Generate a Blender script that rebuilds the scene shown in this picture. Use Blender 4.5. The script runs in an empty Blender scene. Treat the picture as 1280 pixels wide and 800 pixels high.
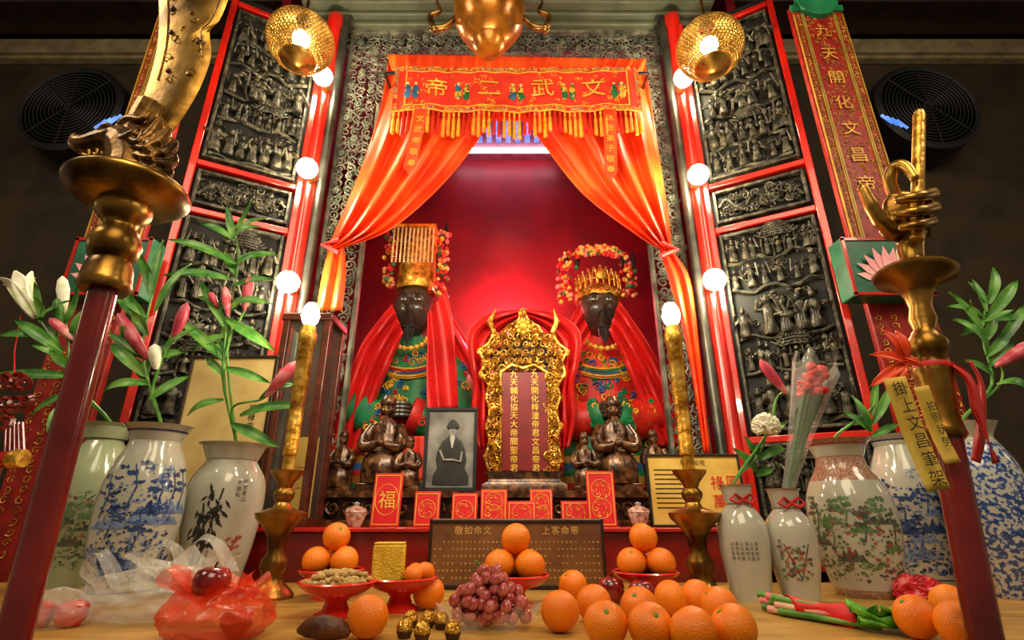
import bpy,bmesh,math,random
from mathutils import Vector as V,Matrix,noise
R=random.Random(5); pi=math.pi; sin=math.sin; cos=math.cos
C=bpy.context.scene.collection
F=640; TH=math.atan(.375); CZ=1.22; st,ct=sin(TH),cos(TH)
def den(py): return ct-(400-py)/F*st
def el(py): return (st+(400-py)/F*ct)/den(py)
def sc(py,Y): return Y/den(py)/F
def zy(py,Y): return CZ+Y*el(py)
def yz(py,z): return (z-CZ)/el(py)
def P(px,py,Y): return V(((px-640)*sc(py,Y),Y,zy(py,Y)))
def off(px): return cos(math.atan(abs(px-640)/640))
def W(o):
    m=o.matrix_basis.copy()
    while o.parent: o=o.parent; m=o.matrix_basis@m
    return m
def cr(p,t):
    n=len(p)-1; x=min(max(t,0),.99999)*n; i=int(x); f=x-i
    a,b,c,d=[p[min(max(j,0),n)] for j in (i-1,i,i+1,i+2)]
    return tuple(.5*(2*b[k]+(c[k]-a[k])*f+(2*a[k]-5*b[k]+4*c[k]-d[k])*f*f+(3*b[k]-a[k]-3*c[k]+d[k])*f**3) for k in range(len(b)))
GC={}
def glyph(ch):
    if ch not in GC:
        cu=bpy.data.curves.new('g','FONT'); cu.body=ch; cu.size=1; cu.align_x='CENTER'; cu.align_y='CENTER'; cu.resolution_u=2
        o=bpy.data.objects.new('g',cu); C.objects.link(o); bpy.context.view_layer.update()
        me=bpy.data.meshes.new_from_object(o.evaluated_get(bpy.context.evaluated_depsgraph_get()))
        vs=[(v.co.x,v.co.y) for v in me.vertices]; fs=[tuple(p.vertices) for p in me.polygons]
        if vs:
            x0=min(v[0] for v in vs);x1=max(v[0] for v in vs);y0=min(v[1] for v in vs);y1=max(v[1] for v in vs)
            vs=[(x-(x0+x1)/2,y-(y0+y1)/2) for x,y in vs]
        GC[ch]=(vs,fs); bpy.data.objects.remove(o); bpy.data.meshes.remove(me); bpy.data.curves.remove(cu)
    return GC[ch]
class MB:
    def __init__(s): s.v=[];s.f=[];s.m=[];s.k=0;s.T=Matrix()
    def add(s,vs,fs):
        o=len(s.v); s.v+=[s.T@V(p) for p in vs]; s.f+=[tuple(i+o for i in f) for f in fs]; s.m+=[s.k]*len(fs); return s
    def box(s,c,d,rot=None):
        vs=[V(((i&1)-.5,((i>>1)&1)-.5,(i>>2)-.5)) for i in range(8)]
        vs=[V((v.x*d[0],v.y*d[1],v.z*d[2])) for v in vs]
        if rot: vs=[rot@v for v in vs]
        return s.add([v+V(c) for v in vs],[(0,2,3,1),(4,5,7,6),(0,1,5,4),(2,6,7,3),(0,4,6,2),(1,3,7,5)])
    def span(s,a,b): return s.box([(a[i]+b[i])/2 for i in range(3)],[abs(b[i]-a[i]) for i in range(3)])
    def tube(s,pts,r,n=8,flat=1):
        pts=[V(p) for p in pts]; L=len(pts); vs=[];fs=[]; nrm=None
        for i,p in enumerate(pts):
            t=(pts[min(i+1,L-1)]-pts[max(i-1,0)]).normalized()
            if nrm is None: nrm=t.cross(V((0,1,0))) if abs(t.y)<.9 else t.cross(V((1,0,0)))
            nrm=(nrm-t*nrm.dot(t)).normalized(); b=t.cross(nrm); rr=r[i] if isinstance(r,(list,tuple)) else r
            vs+=[p+(nrm*cos(2*pi*j/n)+b*sin(2*pi*j/n)*flat)*rr for j in range(n)]
        for i in range(L-1):
            for j in range(n): k=(j+1)%n; fs.append((i*n+j,i*n+k,i*n+n+k,i*n+n+j))
        fs+=[tuple(range(n))[::-1],tuple(range(L*n-n,L*n))]
        return s.add(vs,fs)
    def ctube(s,pts,r,n=10,m=12):
        pts=[tuple(p) for p in pts]; q=[cr(pts,i/m) for i in range(m+1)]; rr=[cr([(x,) for x in r],i/m)[0] for i in range(m+1)]
        return s.tube(q,rr,n)
    def lathe(s,prof,n=24,M=None,c=(0,0,0)):
        M=M or Matrix(); c=V(c); k0=s.k; vs=[]
        for q in prof:
            vs+=[(M@V((q[0]*cos(2*pi*j/n),q[0]*sin(2*pi*j/n),q[1])))+c for j in range(n)]
        fs=[];ms=[]
        for i in range(len(prof)-1):
            for j in range(n): k=(j+1)%n; fs.append((i*n+j,i*n+k,i*n+n+k,i*n+n+j)); ms.append(prof[i][2] if len(prof[i])>2 else k0)
        L=len(prof)
        if prof[0][0]>1e-5: fs.append(tuple(range(n))[::-1]); ms.append(ms[0])
        if prof[-1][0]>1e-5: fs.append(tuple(range(L*n-n,L*n))); ms.append(ms[-1])
        s.add(vs,fs); s.m[-len(fs):]=ms; return s
    def ball(s,c,r,n=10,m=7):
        if not isinstance(r,(list,tuple)): r=(r,r,r)
        c=V(c); vs=[c+V((0,0,-r[2]))]; fs=[]
        for i in range(1,m):
            a=-pi/2+pi*i/m
            vs+=[c+V((r[0]*cos(a)*cos(2*pi*j/n),r[1]*cos(a)*sin(2*pi*j/n),r[2]*sin(a))) for j in range(n)]
        vs.append(c+V((0,0,r[2])))
        for j in range(n):
            k=(j+1)%n; fs.append((0,1+k,1+j)); fs.append((len(vs)-1,1+(m-2)*n+j,1+(m-2)*n+k))
            for i in range(m-2): fs.append((1+i*n+j,1+i*n+k,1+i*n+n+k,1+i*n+n+j))
        return s.add(vs,fs)
    def grid(s,fn,nu,nv,close=False):
        vs=[fn(i/nu,j/nv) for j in range(nv+1) for i in range(nu if close else nu+1)]; w=nu if close else nu+1
        return s.add(vs,[(j*w+i,j*w+(i+1)%w,j*w+w+(i+1)%w,j*w+w+i) for j in range(nv) for i in range(nu)])
    def prism(s,poly,d):
        n=len(poly); a=[V((p[0],p[1],p[2])) for p in poly]; dv=V((0,d,0)) if not isinstance(d,V) else d
        return s.add(a+[p+dv for p in a],[tuple(range(n)),tuple(range(n,2*n))[::-1]]+[(i,(i+1)%n,n+(i+1)%n,n+i) for i in range(n)])
    def text(s,tx,c,size,vert=False,gap=1.1,fn=None,rot=None):
        c=V(c); n=len(tx)
        for i,ch in enumerate(tx):
            vs,fs=glyph(ch); o=(i-(n-1)/2)*size*gap; dx,dz=(0,-o) if vert else (o,0)
            q=[(x*size+dx,y*size+dz) for x,y in vs]
            if fn: s.add([fn(c.x+x,c.z+z) for x,z in q],fs)
            else: s.add([c+(rot@V((x,0,z)) if rot else V((x,0,z))) for x,z in q],fs)
        return s
    def spiral(s,c,r,a0=0,d=1,tr=.007,turn=1.5,n=13,q=4):
        c=V(c); pts=[c+V((cos(a0+d*turn*2*pi*i/n)*r*(1-.85*i/n),R.uniform(-.004,.004),sin(a0+d*turn*2*pi*i/n)*r*(1-.85*i/n))) for i in range(n)]
        return s.tube(pts,[tr*(1.1-.4*i/n) for i in range(n)],q)
    def loft(s,rows,n=28,fold=0,fw=9):
        vs=[];fs=[]
        for (x,y,z,rx,ry) in rows:
            for j in range(n):
                a=2*pi*j/n; f=1+fold*sin(fw*a+z*3); vs.append((x+rx*f*cos(a),y+ry*f*sin(a),z))
        L=len(rows)
        for i in range(L-1):
            for j in range(n): k=(j+1)%n; fs.append((i*n+j,i*n+k,i*n+n+k,i*n+n+j))
        fs+=[tuple(range(n))[::-1],tuple(range(L*n-n,L*n))]
        return s.add(vs,fs)
    def sheet(s,A,B,Y,amp,waves,nu=44,nv=36,ph=2.,yv=0):
        def fn(u,v):
            a=cr(A,v);b=cr(B,v)
            return P(a[0]+(b[0]-a[0])*u,a[1]+(b[1]-a[1])*u,Y+yv*v+amp*sin(waves*2*pi*u+ph*v)+amp*.4*sin(waves*5.3*u+1+3*v))
        return s.grid(fn,nu,nv)
    def head(s,c,r):
        c=V(c)
        def g(x,z,x0,z0,sx,sz): return math.exp(-((x-x0)/sx)**2-((z-z0)/sz)**2)
        def fn(u,v):
            a=2*pi*u; b=-pi/2+pi*v; d=V((cos(b)*sin(a),-cos(b)*cos(a),sin(b))); x,z=d.x,d.z
            k=0
            if d.y<0: k=.24*g(x,z,0,-.08,.13,.24)+.08*g(x,z,0,-.42,.26,.06)+.07*g(x,z,0,-.56,.22,.06)+.12*g(x,z,0,-.82,.3,.13)+.09*g(abs(x),z,.33,.36,.25,.07)-.14*g(abs(x),z,.33,.17,.16,.1)+.1*g(abs(x),z,.48,-.15,.2,.2)
            w=.84*(1-.1*max(0,-z)); return c+V((d.x*r*w,d.y*r*.9-k*r,d.z*r*1.08))
        s.grid(fn,48,36)
        for q in (-1,1):
            s.ball(c+V((q*.27*r,-.74*r,.19*r)),(.12*r,.08*r,.06*r),8,6); s.ball(c+V((q*.82*r,.02*r,-.02*r)),(.08*r,.16*r,.3*r),8,6)
        return s
    def blob(s,c,r,amp,fr,seed,zmin=None,n=48,m=30,amp2=.6):
        c=V(c); o=V((seed*7.1,seed*3.3,seed))
        def fn(u,v):
            a=2*pi*u;b=-pi/2+pi*v; d=V((cos(b)*cos(a),cos(b)*sin(a),sin(b)))
            k=1+amp*(1-2.2*abs(noise.noise(d*fr+o)))+amp*amp2*(.5-1.8*abs(noise.noise(d*fr*2.3+o)))
            p=c+V((d.x*r[0]*k,d.y*r[1]*k,d.z*r[2]*k))
            if zmin is not None: p.z=max(p.z,zmin+.001)
            return p
        return s.grid(fn,n,m,True)
    def leaf(s,a,b,w,droop=.03,tw=.3):
        a=V(a);b=V(b); d=b-a; side=d.cross(V((0,-1,.4))).normalized(); up=side.cross(d).normalized()
        if up.z<0: up=-up
        def fn(u,v):
            p=a+d*v+up*droop*sin(pi*v); ww=w*(sin(pi*min(1,.08+v*.92))**.8)
            return p+side*ww*(u-.5)+V((0,-1,0))*abs(u-.5)*w*.35
        return s.grid(fn,4,9)
    def build(s,name,mat,par=None,smooth=True,bev=0,local=False,lab=None,org=None,sub=0,solid=0,remesh=0):
        me=bpy.data.meshes.new(name); c=V((0,0,0)); vs=s.v
        if not local:
            if par is not None: m=W(par).inverted(); vs=[m@v for v in vs]
            else:
                xs=[v.x for v in vs];ys=[v.y for v in vs];zs=[v.z for v in vs]
                c=V(org) if org else V(((min(xs)+max(xs))/2,(min(ys)+max(ys))/2,min(zs))); vs=[v-c for v in vs]
        me.from_pydata(vs,[],s.f)
        for q in (mat if isinstance(mat,list) else [mat]): me.materials.append(q)
        me.polygons.foreach_set('material_index',s.m)
        bm=bmesh.new(); bm.from_mesh(me); bmesh.ops.recalc_face_normals(bm,faces=bm.faces); bm.to_mesh(me); bm.free()
        if smooth: me.shade_smooth(); me.set_sharp_from_angle(angle=math.radians(50))
        o=bpy.data.objects.new(name,me); C.objects.link(o); o.parent=par; o.location=c
        if remesh: q=o.modifiers.new('r','REMESH'); q.mode='VOXEL'; q.voxel_size=remesh; q.use_smooth_shade=True
        if solid: q=o.modifiers.new('s','SOLIDIFY'); q.thickness=solid
        if bev: q=o.modifiers.new('b','BEVEL'); q.width=bev; q.segments=2; q.limit_method='ANGLE'
        if sub: q=o.modifiers.new('u','SUBSURF'); q.levels=sub; q.render_levels=sub
        if lab: o['label']=lab
        return o
def T(name,label,cat,loc,group=None,rz=0):
    o=bpy.data.objects.new(name,None); o.empty_display_size=.05; C.objects.link(o); o.location=loc; o.rotation_euler=(0,0,rz); return tag(o,label,cat,group)
def tag(o,label,cat,group=None):
    o['label']=label;o['category']=cat
    if group:o['group']=group
    return o
def struct(o): o['kind']='structure'; return o
def dup(o,par=None):
    c=o.copy(); C.objects.link(c); c.parent=par
    for ch in list(o.children): dup(ch,c)
    return c
# ---------- materials
def lin(h):
    return tuple((x/12.92 if x<=.04045 else ((x+.055)/1.055)**2.4) for x in (int(h[i:i+2],16)/255 for i in (0,2,4)))
def MAT(name,cols,rough=.5,metal=0,scale=12,pos=None,const=False,bump=0,bs=60,em=0,alpha=1,coat=0,tr=0,tex='N',stretch=None,det=4):
    m=bpy.data.materials.new(name); m.use_nodes=True; N=m.node_tree.nodes; L=m.node_tree.links; b=N['Principled BSDF']
    if isinstance(cols,str): cols=[cols]
    tc=N.new('ShaderNodeTexCoord'); src=tc.outputs['Object']
    if stretch: mp=N.new('ShaderNodeMapping'); mp.inputs['Scale'].default_value=stretch; L.new(src,mp.inputs[0]); src=mp.outputs[0]
    cl=[lin(c) for c in cols]
    if len(cl)==1: cl=[tuple(x*.8 for x in cl[0]),tuple(min(1,x*1.15) for x in cl[0])]
    t=N.new('ShaderNodeTexNoise'); t.inputs['Detail'].default_value=det; out=t.outputs['Fac']
    t.inputs['Scale'].default_value=scale; L.new(src,t.inputs['Vector'])
    r=N.new('ShaderNodeValToRGB'); r.color_ramp.interpolation='CONSTANT' if const else 'LINEAR'; E=r.color_ramp.elements
    n=len(cl); ps=pos or [.35+.3*i/(n-1) for i in range(n)]
    while len(E)<n: E.new(.5)
    for i in range(n): E[i].position=ps[i]
    for i in range(n): E[i].color=cl[i]+(1,)
    L.new(out,r.inputs[0]); L.new(r.outputs[0],b.inputs['Base Color'])
    b.inputs['Roughness'].default_value=rough; b.inputs['Metallic'].default_value=metal; b.inputs['Alpha'].default_value=alpha; b.inputs['Coat Weight'].default_value=coat; b.inputs['Transmission Weight'].default_value=tr
    if em: L.new(r.outputs[0],b.inputs['Emission Color']); b.inputs['Emission Strength'].default_value=em
    if bump:
        t2=N.new('ShaderNodeTexNoise'); t2.inputs['Scale'].default_value=bs; L.new(src,t2.inputs['Vector']); bp=N.new('ShaderNodeBump'); bp.inputs['Strength'].default_value=bump; bp.inputs['Distance'].default_value=.01
        L.new(t2.outputs['Fac'],bp.inputs['Height']); L.new(bp.outputs[0],b.inputs['Normal'])
    return m
carv=MAT('black_carving',['17150f','343024','605a48'],.46,.1,30,bump=.4,bs=90)
cback=MAT('carving_ground',['0b0a08','161410'],.7,0,20)
dark=MAT('dark_wood',['180d08','2e1810'],.35,0,8,stretch=(1,1,6))
brown=MAT('brown_wood',['3b140c','5a2212'],.3,0,6,coat=.4,stretch=(1,1,8))
grey=MAT('grey_green_wood',['3c3e32','5c5e50','7c7c68'],.55,0,14,bump=.2)
redl=MAT('red_lacquer',['9c100a','c81c0e'],.25,0,4,coat=.5)
dred=MAT('dark_red_lacquer',['5e0a0c','8a1210'],.25,0,5,coat=.5)
poler=MAT('oxblood_lacquer',['5a0d10','7e1a1a'],.22,0,7,coat=.6,bump=.08,bs=25)
gold=MAT('gilt',['8a5814','d09a32','f4cc68'],.38,.75,25,bump=.3,bs=60)
gapshade=MAT('gap_shade',['241406','4c300e'],.5,.4,30)  # dark tone stands in for shade in the gaps of the pierced gilding
brass=MAT('brass',['5c3c14','98702c','b88e44'],.38,.9,16,bump=.12,bs=40)
pbrass=MAT('antique_brass',['4c3212','8e6829','c09448'],.33,.92,10,bump=.12,bs=34)
bronze=MAT('dark_bronze',['35240f','6a4a24','9a7438'],.34,.88,18,bump=.12,bs=45)
goldp=MAT('gold_ink',['e9b83c','f6d55c'],.45,.3,10)
goldd=MAT('dull_gold_ink',['a87826','c89a3a'],.5,.3,10)
gink=MAT('gold_thread',['d9941c','f2c23a'],.55,.1,40)
silk=MAT('orange_red_silk',['e0300c','f64c12','ff6a20'],.42,0,3,bump=.06,bs=200)
rcloth=MAT('red_cloth',['b80f12','dc1f1a'],.5,0,5)
emb=MAT('embroidery_red',['c81a10','d8200f','f0a020','1f7a4a','d8200f','e9c24a','2a6aa0','c81a10'],.6,0,38,pos=[0,.4,.47,.5,.53,.57,.6,.63],const=True)
embg=MAT('robe_green',['0a4e2c','107042','17854e'],.5,0,8); embr=MAT('robe_red',['a8140e','c8200f','d83418'],.5,0,8)
hem_b=MAT('hem_blue',['1c4a80','2f6aa8'],.5); hem_g=MAT('hem_green',['0f6038','1f8a50'],.5); hem_r=MAT('hem_red',['a8140e','c8241a'],.5)
white=MAT('porcelain',['aaaa9c','c6c4b6'],.12,0,3,coat=.6)
cream=MAT('cream_paper',['d8bd7c','ecd9a0'],.7,0,8)
yel=MAT('yellow_paper',['d9ae3a','ecc95a'],.7,0,8)
blue=MAT('cobalt',['20305e','38528a'],.2,0,60)
lblue=MAT('pale_cobalt',['5a76a6','8298bc'],.2,0,60)
ink=MAT('ink',['141414','2a2826'],.4,0,50)
green=MAT('leaf_green',['2a5e1e','4a8a30','74a84a'],.4,0,14)
dgreen=MAT('deep_leaf',['14501a','2f7a28'],.4,0,14)
pink=MAT('lily_pink',['e8a0a0','c8485e','a83048'],.4,0,14)
wht=MAT('petal_white',['e8e6d0','f8f6e6','d4dca8'],.5,0,14)
org=MAT('orange_peel',['f07808','f88a10'],.36,0,9,bump=.25,bs=350)
app=MAT('apple_red',['4a060e','8a1218','a83026'],.22,0,14,coat=.5)
grape=MAT('grape_skin',['8a2830','b84e50','d08070'],.22,0,50,coat=.5)
pnut=MAT('peanut_shell',['b08848','d8b878'],.75,0,80,bump=.6,bs=300)
foil=MAT('gold_foil',['b8862a','f0cc60'],.25,.9,60,bump=.8,bs=160)
pbrown=MAT('brown_paper_cup',['3a2010','5a3418'],.7)
plast=MAT('red_plastic',['c8120e','e2281c'],.25,0,6,coat=.5)
bagr=MAT('red_bag',['f03414','ff5c2c'],.24,0,5,alpha=.55,bump=.2,bs=25)
bagw=MAT('white_film',['dcdad4','f4f2ec'],.16,0,5,alpha=.32,bump=.25,bs=30)
bagc=MAT('thin_clear_bag',['e6e4de','f6f4ee'],.1,0,5,alpha=.24,bump=.2,bs=30)
glass=MAT('glass_pane',['60605a','7a7a72'],.03,0,3,alpha=.13)
blackf=MAT('black_face',['241d17','443a30'],.32,0,9,coat=.4)
statd=MAT('dark_statue',['26160c','4c2e1a','7a5230'],.26,.25,30,bump=.1)
beard=MAT('black_hair',['060504','14100e'],.6,0,60,stretch=(8,8,1),bump=.4)
black=MAT('black_paint',['040405','0b0b0b'],.65)
sponge=MAT('yellow_cake',['d8a818','f0c83c'],.8,0,60,bump=.5,bs=200)
cards=MAT('red_card',['c0121a','e0202a'],.45,0,8)
tablem=MAT('tan_tabletop',['9a7434','c2984e'],.35,0,5,stretch=(1,6,1))
wallm=MAT('brown_plaster',['2a2012','3e301c'],.8,0,4,bump=.15)
redw=MAT('crimson_wall',['64081a','840c20'],.42,0,2.5,bump=.12,bs=14)
bulbm=MAT('warm_bulb',['fff0c0','fff4d0'],.3,em=140)
bulbs=MAT('lamp_bulb',['ffe8b0','fff0c8'],.3,em=60)
rbulb=MAT('red_bulb',['ff9a80','ffaa90'],.3,em=60)
tubem=MAT('tube_light',['ffd0e0','ffe0ee'],.3,em=9)
bluem=MAT('blue_glow',['5080e0','80a8ff'],.3,em=1.0)  # blue glow put into the colour, for fan glints and alcove slats
lotusp=MAT('lotus_pink',['e88a98','f4b8bc'],.5)
cell=MAT('cellophane',['e8e8e0','f8f8f0'],.1,alpha=.16)
gr1=MAT('photo_grey',['6a6a66','a0a09a'],.5,0,30); gr2=MAT('photo_dark',['0c0c0c','242422'],.5,0,18)
lettuce=MAT('lettuce',['2a7a1a','5cae2c','8cd04c'],.4,0,30,bump=.4)
pinks=MAT('pink_stalk',['e8d8b0','e07a80','d04a50'],.4,0,5)
# ---------- camera, world, lamps
cam=bpy.data.cameras.new('camera'); co=bpy.data.objects.new('camera',cam); C.objects.link(co); co.location=(0,0,CZ); co.rotation_euler=(pi/2+TH,0,0); cam.sensor_width=36; cam.lens=18; cam.clip_start=.02
bpy.context.scene.camera=co
w=bpy.data.worlds.new('world'); bpy.context.scene.world=w; w.use_nodes=True; w.node_tree.nodes['Background'].inputs[0].default_value=(1,.78,.5,1); w.node_tree.nodes['Background'].inputs[1].default_value=.16
bpy.context.scene.view_settings.view_transform='Standard'
def lamp(kind,loc,power,col,size=.1,target=None):
    l=bpy.data.lights.new('lamp',kind); l.energy=power; l.color=col
    if kind=='AREA': l.size=size
    else: l.shadow_soft_size=size
    o=bpy.data.objects.new('lamp',l); C.objects.link(o); o.location=loc
    if target: o.rotation_euler=(V(target)-V(loc)).to_track_quat('-Z','Y').to_euler()
lamp('AREA',(0,-.6,3.6),52,(1,.81,.53),1.6,(0,2,1.5))  # unseen fill lamp added above and behind the camera
lamp('AREA',(-2.2,.4,3.4),24,(1,.85,.6),.7,(-1.3,2.2,2.5)); lamp('AREA',(2.2,.4,3.4),24,(1,.85,.6),.7,(1.3,2.2,2.5))  # unseen side lamps added to brighten the carved doors
lamp('POINT',(-3.6,1.2,2.4),6,(1,.8,.5),.2); lamp('POINT',(3.6,1.2,2.4),6,(1,.8,.5),.2)  # unseen lamps added at the room sides to lift the dark walls
lamp('AREA',(-.05,1.2,2.5),17,(1,.84,.64),.4,(-.05,2.9,2.2))  # unseen front lamp added to brighten the statue faces
rc=P(634,392,3.32); lamp('POINT',rc,84,(1,.1,.14),.06); lamp('POINT',(-.05,2.75,3.6),2,(1,.6,.5),.1)
# ---------- setting
struct(MB().span((-6,-3,-.05),(6,3.7,0)).build('floor',MAT('floor_stone',['2a221a','3c3226'],.5)))
struct(MB().span((-6,-3,4.85),(6,3.7,4.95)).build('ceiling',MAT('dark_ceiling',['1c120c','2c1c12'],.6)))
struct(MB().span((-6,3.0,0),(-1.57,3.1,4.85)).build('wall_left',wallm)); struct(MB().span((1.52,3.0,0),(6,3.1,4.85)).build('wall_right',wallm))
b=MB().span((-1.5,3.55,0),(1.45,3.62,4.85)).span((-1.56,2.5,0),(-1.5,3.62,4.85)).span((1.45,2.5,0),(1.51,3.62,4.85)); struct(b.build('wall_back',redw))
struct(MB().span((-1.5,2.47,3.98),(1.45,3.55,4.03)).build('trim_1',MAT('alcove_ceiling',['5a3044','7a4a60'],.5)))
b=MB()
for i,(y,z0,z1) in enumerate(((2.5,4.09,4.13),(2.46,4.13,4.16),(2.40,4.16,4.23),(2.30,4.23,4.26),(2.2,4.26,4.34),(2.0,4.34,4.38))): b.span((-1.3,y-.14,z0),(1.25,2.56,z1))
struct(b.build('trim_2',MAT('soffit_grey',['484c38','606450'],.5,0,6),bev=.01))
for n,(x0,x1) in (('trim_3',(-6,-1.57)),('trim_4',(1.52,6))):
    struct(MB().span((x0,2.93,4.44),(x1,3.0,4.47)).span((x0,2.9,4.47),(x1,3.0,4.6)).build(n,MAT('cornice',['7a6a50','988866'],.7),bev=.01))
for n,(x0,x1) in (('trim_5',(-6,-1.3)),('trim_6',(1.25,6))): struct(MB().span((x0,2.6,4.62),(x1,2.9,4.85)).build(n,dark,bev=.02))
# table, risers
t=T('altar_table','long tan wooden altar table in the foreground holding fruit and vases','table',(0,1.45,0))
MB().span((-2.1,.95,.95),(2.1,1.915,1.0)).build('tabletop',tablem,t,bev=.01)
for x in (-2,2):
    for y in (1.03,1.84): MB().lathe([(.05,0),(.05,.1),(.035,.14),(.035,.8),(.05,.86),(.05,.95)],12,c=(x,y,0)).build('leg',dred,t)
MB().span((-2,.99,.82),(2,1.02,.95)).build('apron',dred,t,bev=.005)
t=T('altar_step','dark red lacquered step behind the fruit holding the red cards','altar step',(-.08,2,0.0))
MB().span((-1.0,1.925,0),(.86,2.15,1.155)).build('body',dred,t,bev=.005); MB().span((-1.03,1.9,1.155),(.89,2.16,1.17)).build('top_board',redl,t,bev=.004)
t=T('shrine_platform','dark carved wooden platform under the seated statues','platform',(-.05,2.6,0))
bo=MB().span((-1.04,2.2,0),(.94,3.5,1.3)).build('body',dark,t,bev=.01)
b=MB()
for i in range(26): b.spiral((-.93+i*.07,2.185,1.235),.03,R.random()*6,1 if i%2 else -1,.006)
b.span((-1.0,2.17,1.275),(.9,2.21,1.3)); b.span((-1.0,2.17,1.172),(.9,2.21,1.19)); b.build('carved_edge',statd,bo)
# ---------- doors
def fig(b,x,y,z,h):
    b.lathe([(.15*h,0),(.18*h,.1*h),(.12*h,.4*h),(.16*h,.6*h),(.08*h,.72*h),(.0,.76*h)],9,c=(x,y,z)); b.ball((x,y-.012,z+.85*h),.09*h,8,6); b.ball((x,y,z+.96*h),(R.uniform(.05,.09)*h,.06*h,.08*h),6,4)
    for q in (-1,1): b.tube([(x+q*.14*h,y,z+.62*h),(x+q*R.uniform(.2,.34)*h,y-.02,z+R.uniform(.35,.6)*h),(x+q*R.uniform(.05,.3)*h,y-.05,z+R.uniform(.4,.95)*h)],[.05*h,.045*h,.028*h],6)
    for q in range(3): b.tube([(x+(q-1)*.07*h,y-.15*h,z+.03*h),(x+(q-1)*.04*h,y-.12*h,z+.5*h)],.014*h,4)
def roof(b,x,z,hw,s=1):
    for q in range(5): b.tube([(x-hw*(1-q*.17),-.03,z+(.03+q*.014)*s),(x-hw*.6,-.045,z+q*.014*s),(x,-.05,z+(.006+q*.014)*s),(x+hw*.6,-.045,z+q*.014*s),(x+hw*(1-q*.17),-.03,z+(.03+q*.014)*s)],.0065*s,5)
    for q in range(7): b.tube([(x+(q-3)*hw*.27,-.055,z),(x+(q-3)*hw*.1,-.04,z+.066*s)],.0035,4)
def relief(b,x0,x1,z0,z1,band=False):
    wd=x1-x0; zb=z0
    if band:
        for i in range(11): b.spiral((x0+wd*(i+.5)/11,-.025,(z0+z1)/2+.03*sin(i*2)),.045,i,(-1)**i,.007,1.5)
        b.ctube([(x0+wd*i/10,-.03,(z0+z1)/2+.04*sin(i*1.7)) for i in range(11)],[.011]*11,6,30)
        for i in range(26): b.spiral((R.uniform(x0+.02,x1-.02),-.025-R.random()*.02,R.uniform(z0+.02,z1-.02)),R.uniform(.014,.03),R.random()*6,R.choice((-1,1)),.0048,1.4,10)
        for i in range(12): x,z=R.uniform(x0,x1),R.uniform(z0+.02,z1-.02); [b.ball((x+.014*cos(k*1.26),-.04,z+.014*sin(k*1.26)),.008,6,4) for k in range(5)]
        return
    k=0
    while zb<z1-.1:
        th=min(R.choice((.16,.2,.24)),z1-zb); kind=k%3; k+=1
        b.tube([(x0+wd*i/8,-.03+.012*sin(i*2+k),zb+.012+.015*sin(i*1.7+k*2)) for i in range(9)],.01,6)
        if kind==0:
            m=R.choice((6,7))
            for i in range(m): fig(b,x0+wd*(i+.5)/m+R.uniform(-.012,.012),-.035,zb+.02+R.uniform(0,.02),th*R.uniform(.55,.85))
        elif kind==1:
            xc=x0+wd*R.uniform(.36,.64); hw=wd*.25
            roof(b,xc,zb+th*.72,hw,.95); roof(b,xc,zb+th*.98,hw*.6,.7)
            for q in (-.75,-.25,.25,.75): b.tube([(xc+q*hw,-.03,zb),(xc+q*hw,-.03,zb+th*.72)],.006,6)
            for q in (-.5,0,.5): fig(b,xc+q*hw,-.04,zb+.015,th*.58)
            for x in (x0+.03,xc-hw*1.5,xc-hw*1.2,xc+hw*1.2,xc+hw*1.5,x1-.03):
                if x0<x<x1: fig(b,x,-.038,zb+.015,th*R.uniform(.6,.85))
        else:
            for i in range(5): x=x0+wd*(i+R.uniform(.2,.8))/5; fig(b,x,-.04,zb+.015,th*R.uniform(.6,.85))
            x=x0+wd*R.uniform(.2,.8); b.ctube([(x,-.03,zb),(x+.02,-.04,zb+th*.4),(x-.02,-.04,zb+th*.75)],[.01,.008,.005],6,8)
            for i in range(12): xx_=x+R.uniform(-.08,.08); b.ball((xx_,-.035,zb+th*R.uniform(.6,1.0)),(.018,.012,.009),7,5)
            bx=x0+wd*R.uniform(.3,.7); b.ball((bx,-.045,zb+th*.4),(.04,.022,.024),9,6); b.ctube([(bx+.03,-.045,zb+th*.42),(bx+.05,-.05,zb+th*.58),(bx+.07,-.055,zb+th*.58)],[.015,.012,.008],7,6)
            for q in (-.025,.025): b.tube([(bx+q,-.05,zb+th*.4),(bx+q*1.3,-.05,zb+.015)],.008,6)
        for i in range(26): b.spiral((R.uniform(x0+.02,x1-.02),-.015-R.random()*.012,R.uniform(zb+.02,zb+th-.02)),R.uniform(.012,.026),R.random()*6,R.choice((-1,1)),.0042,1.4,10)
        zb+=th
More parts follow.
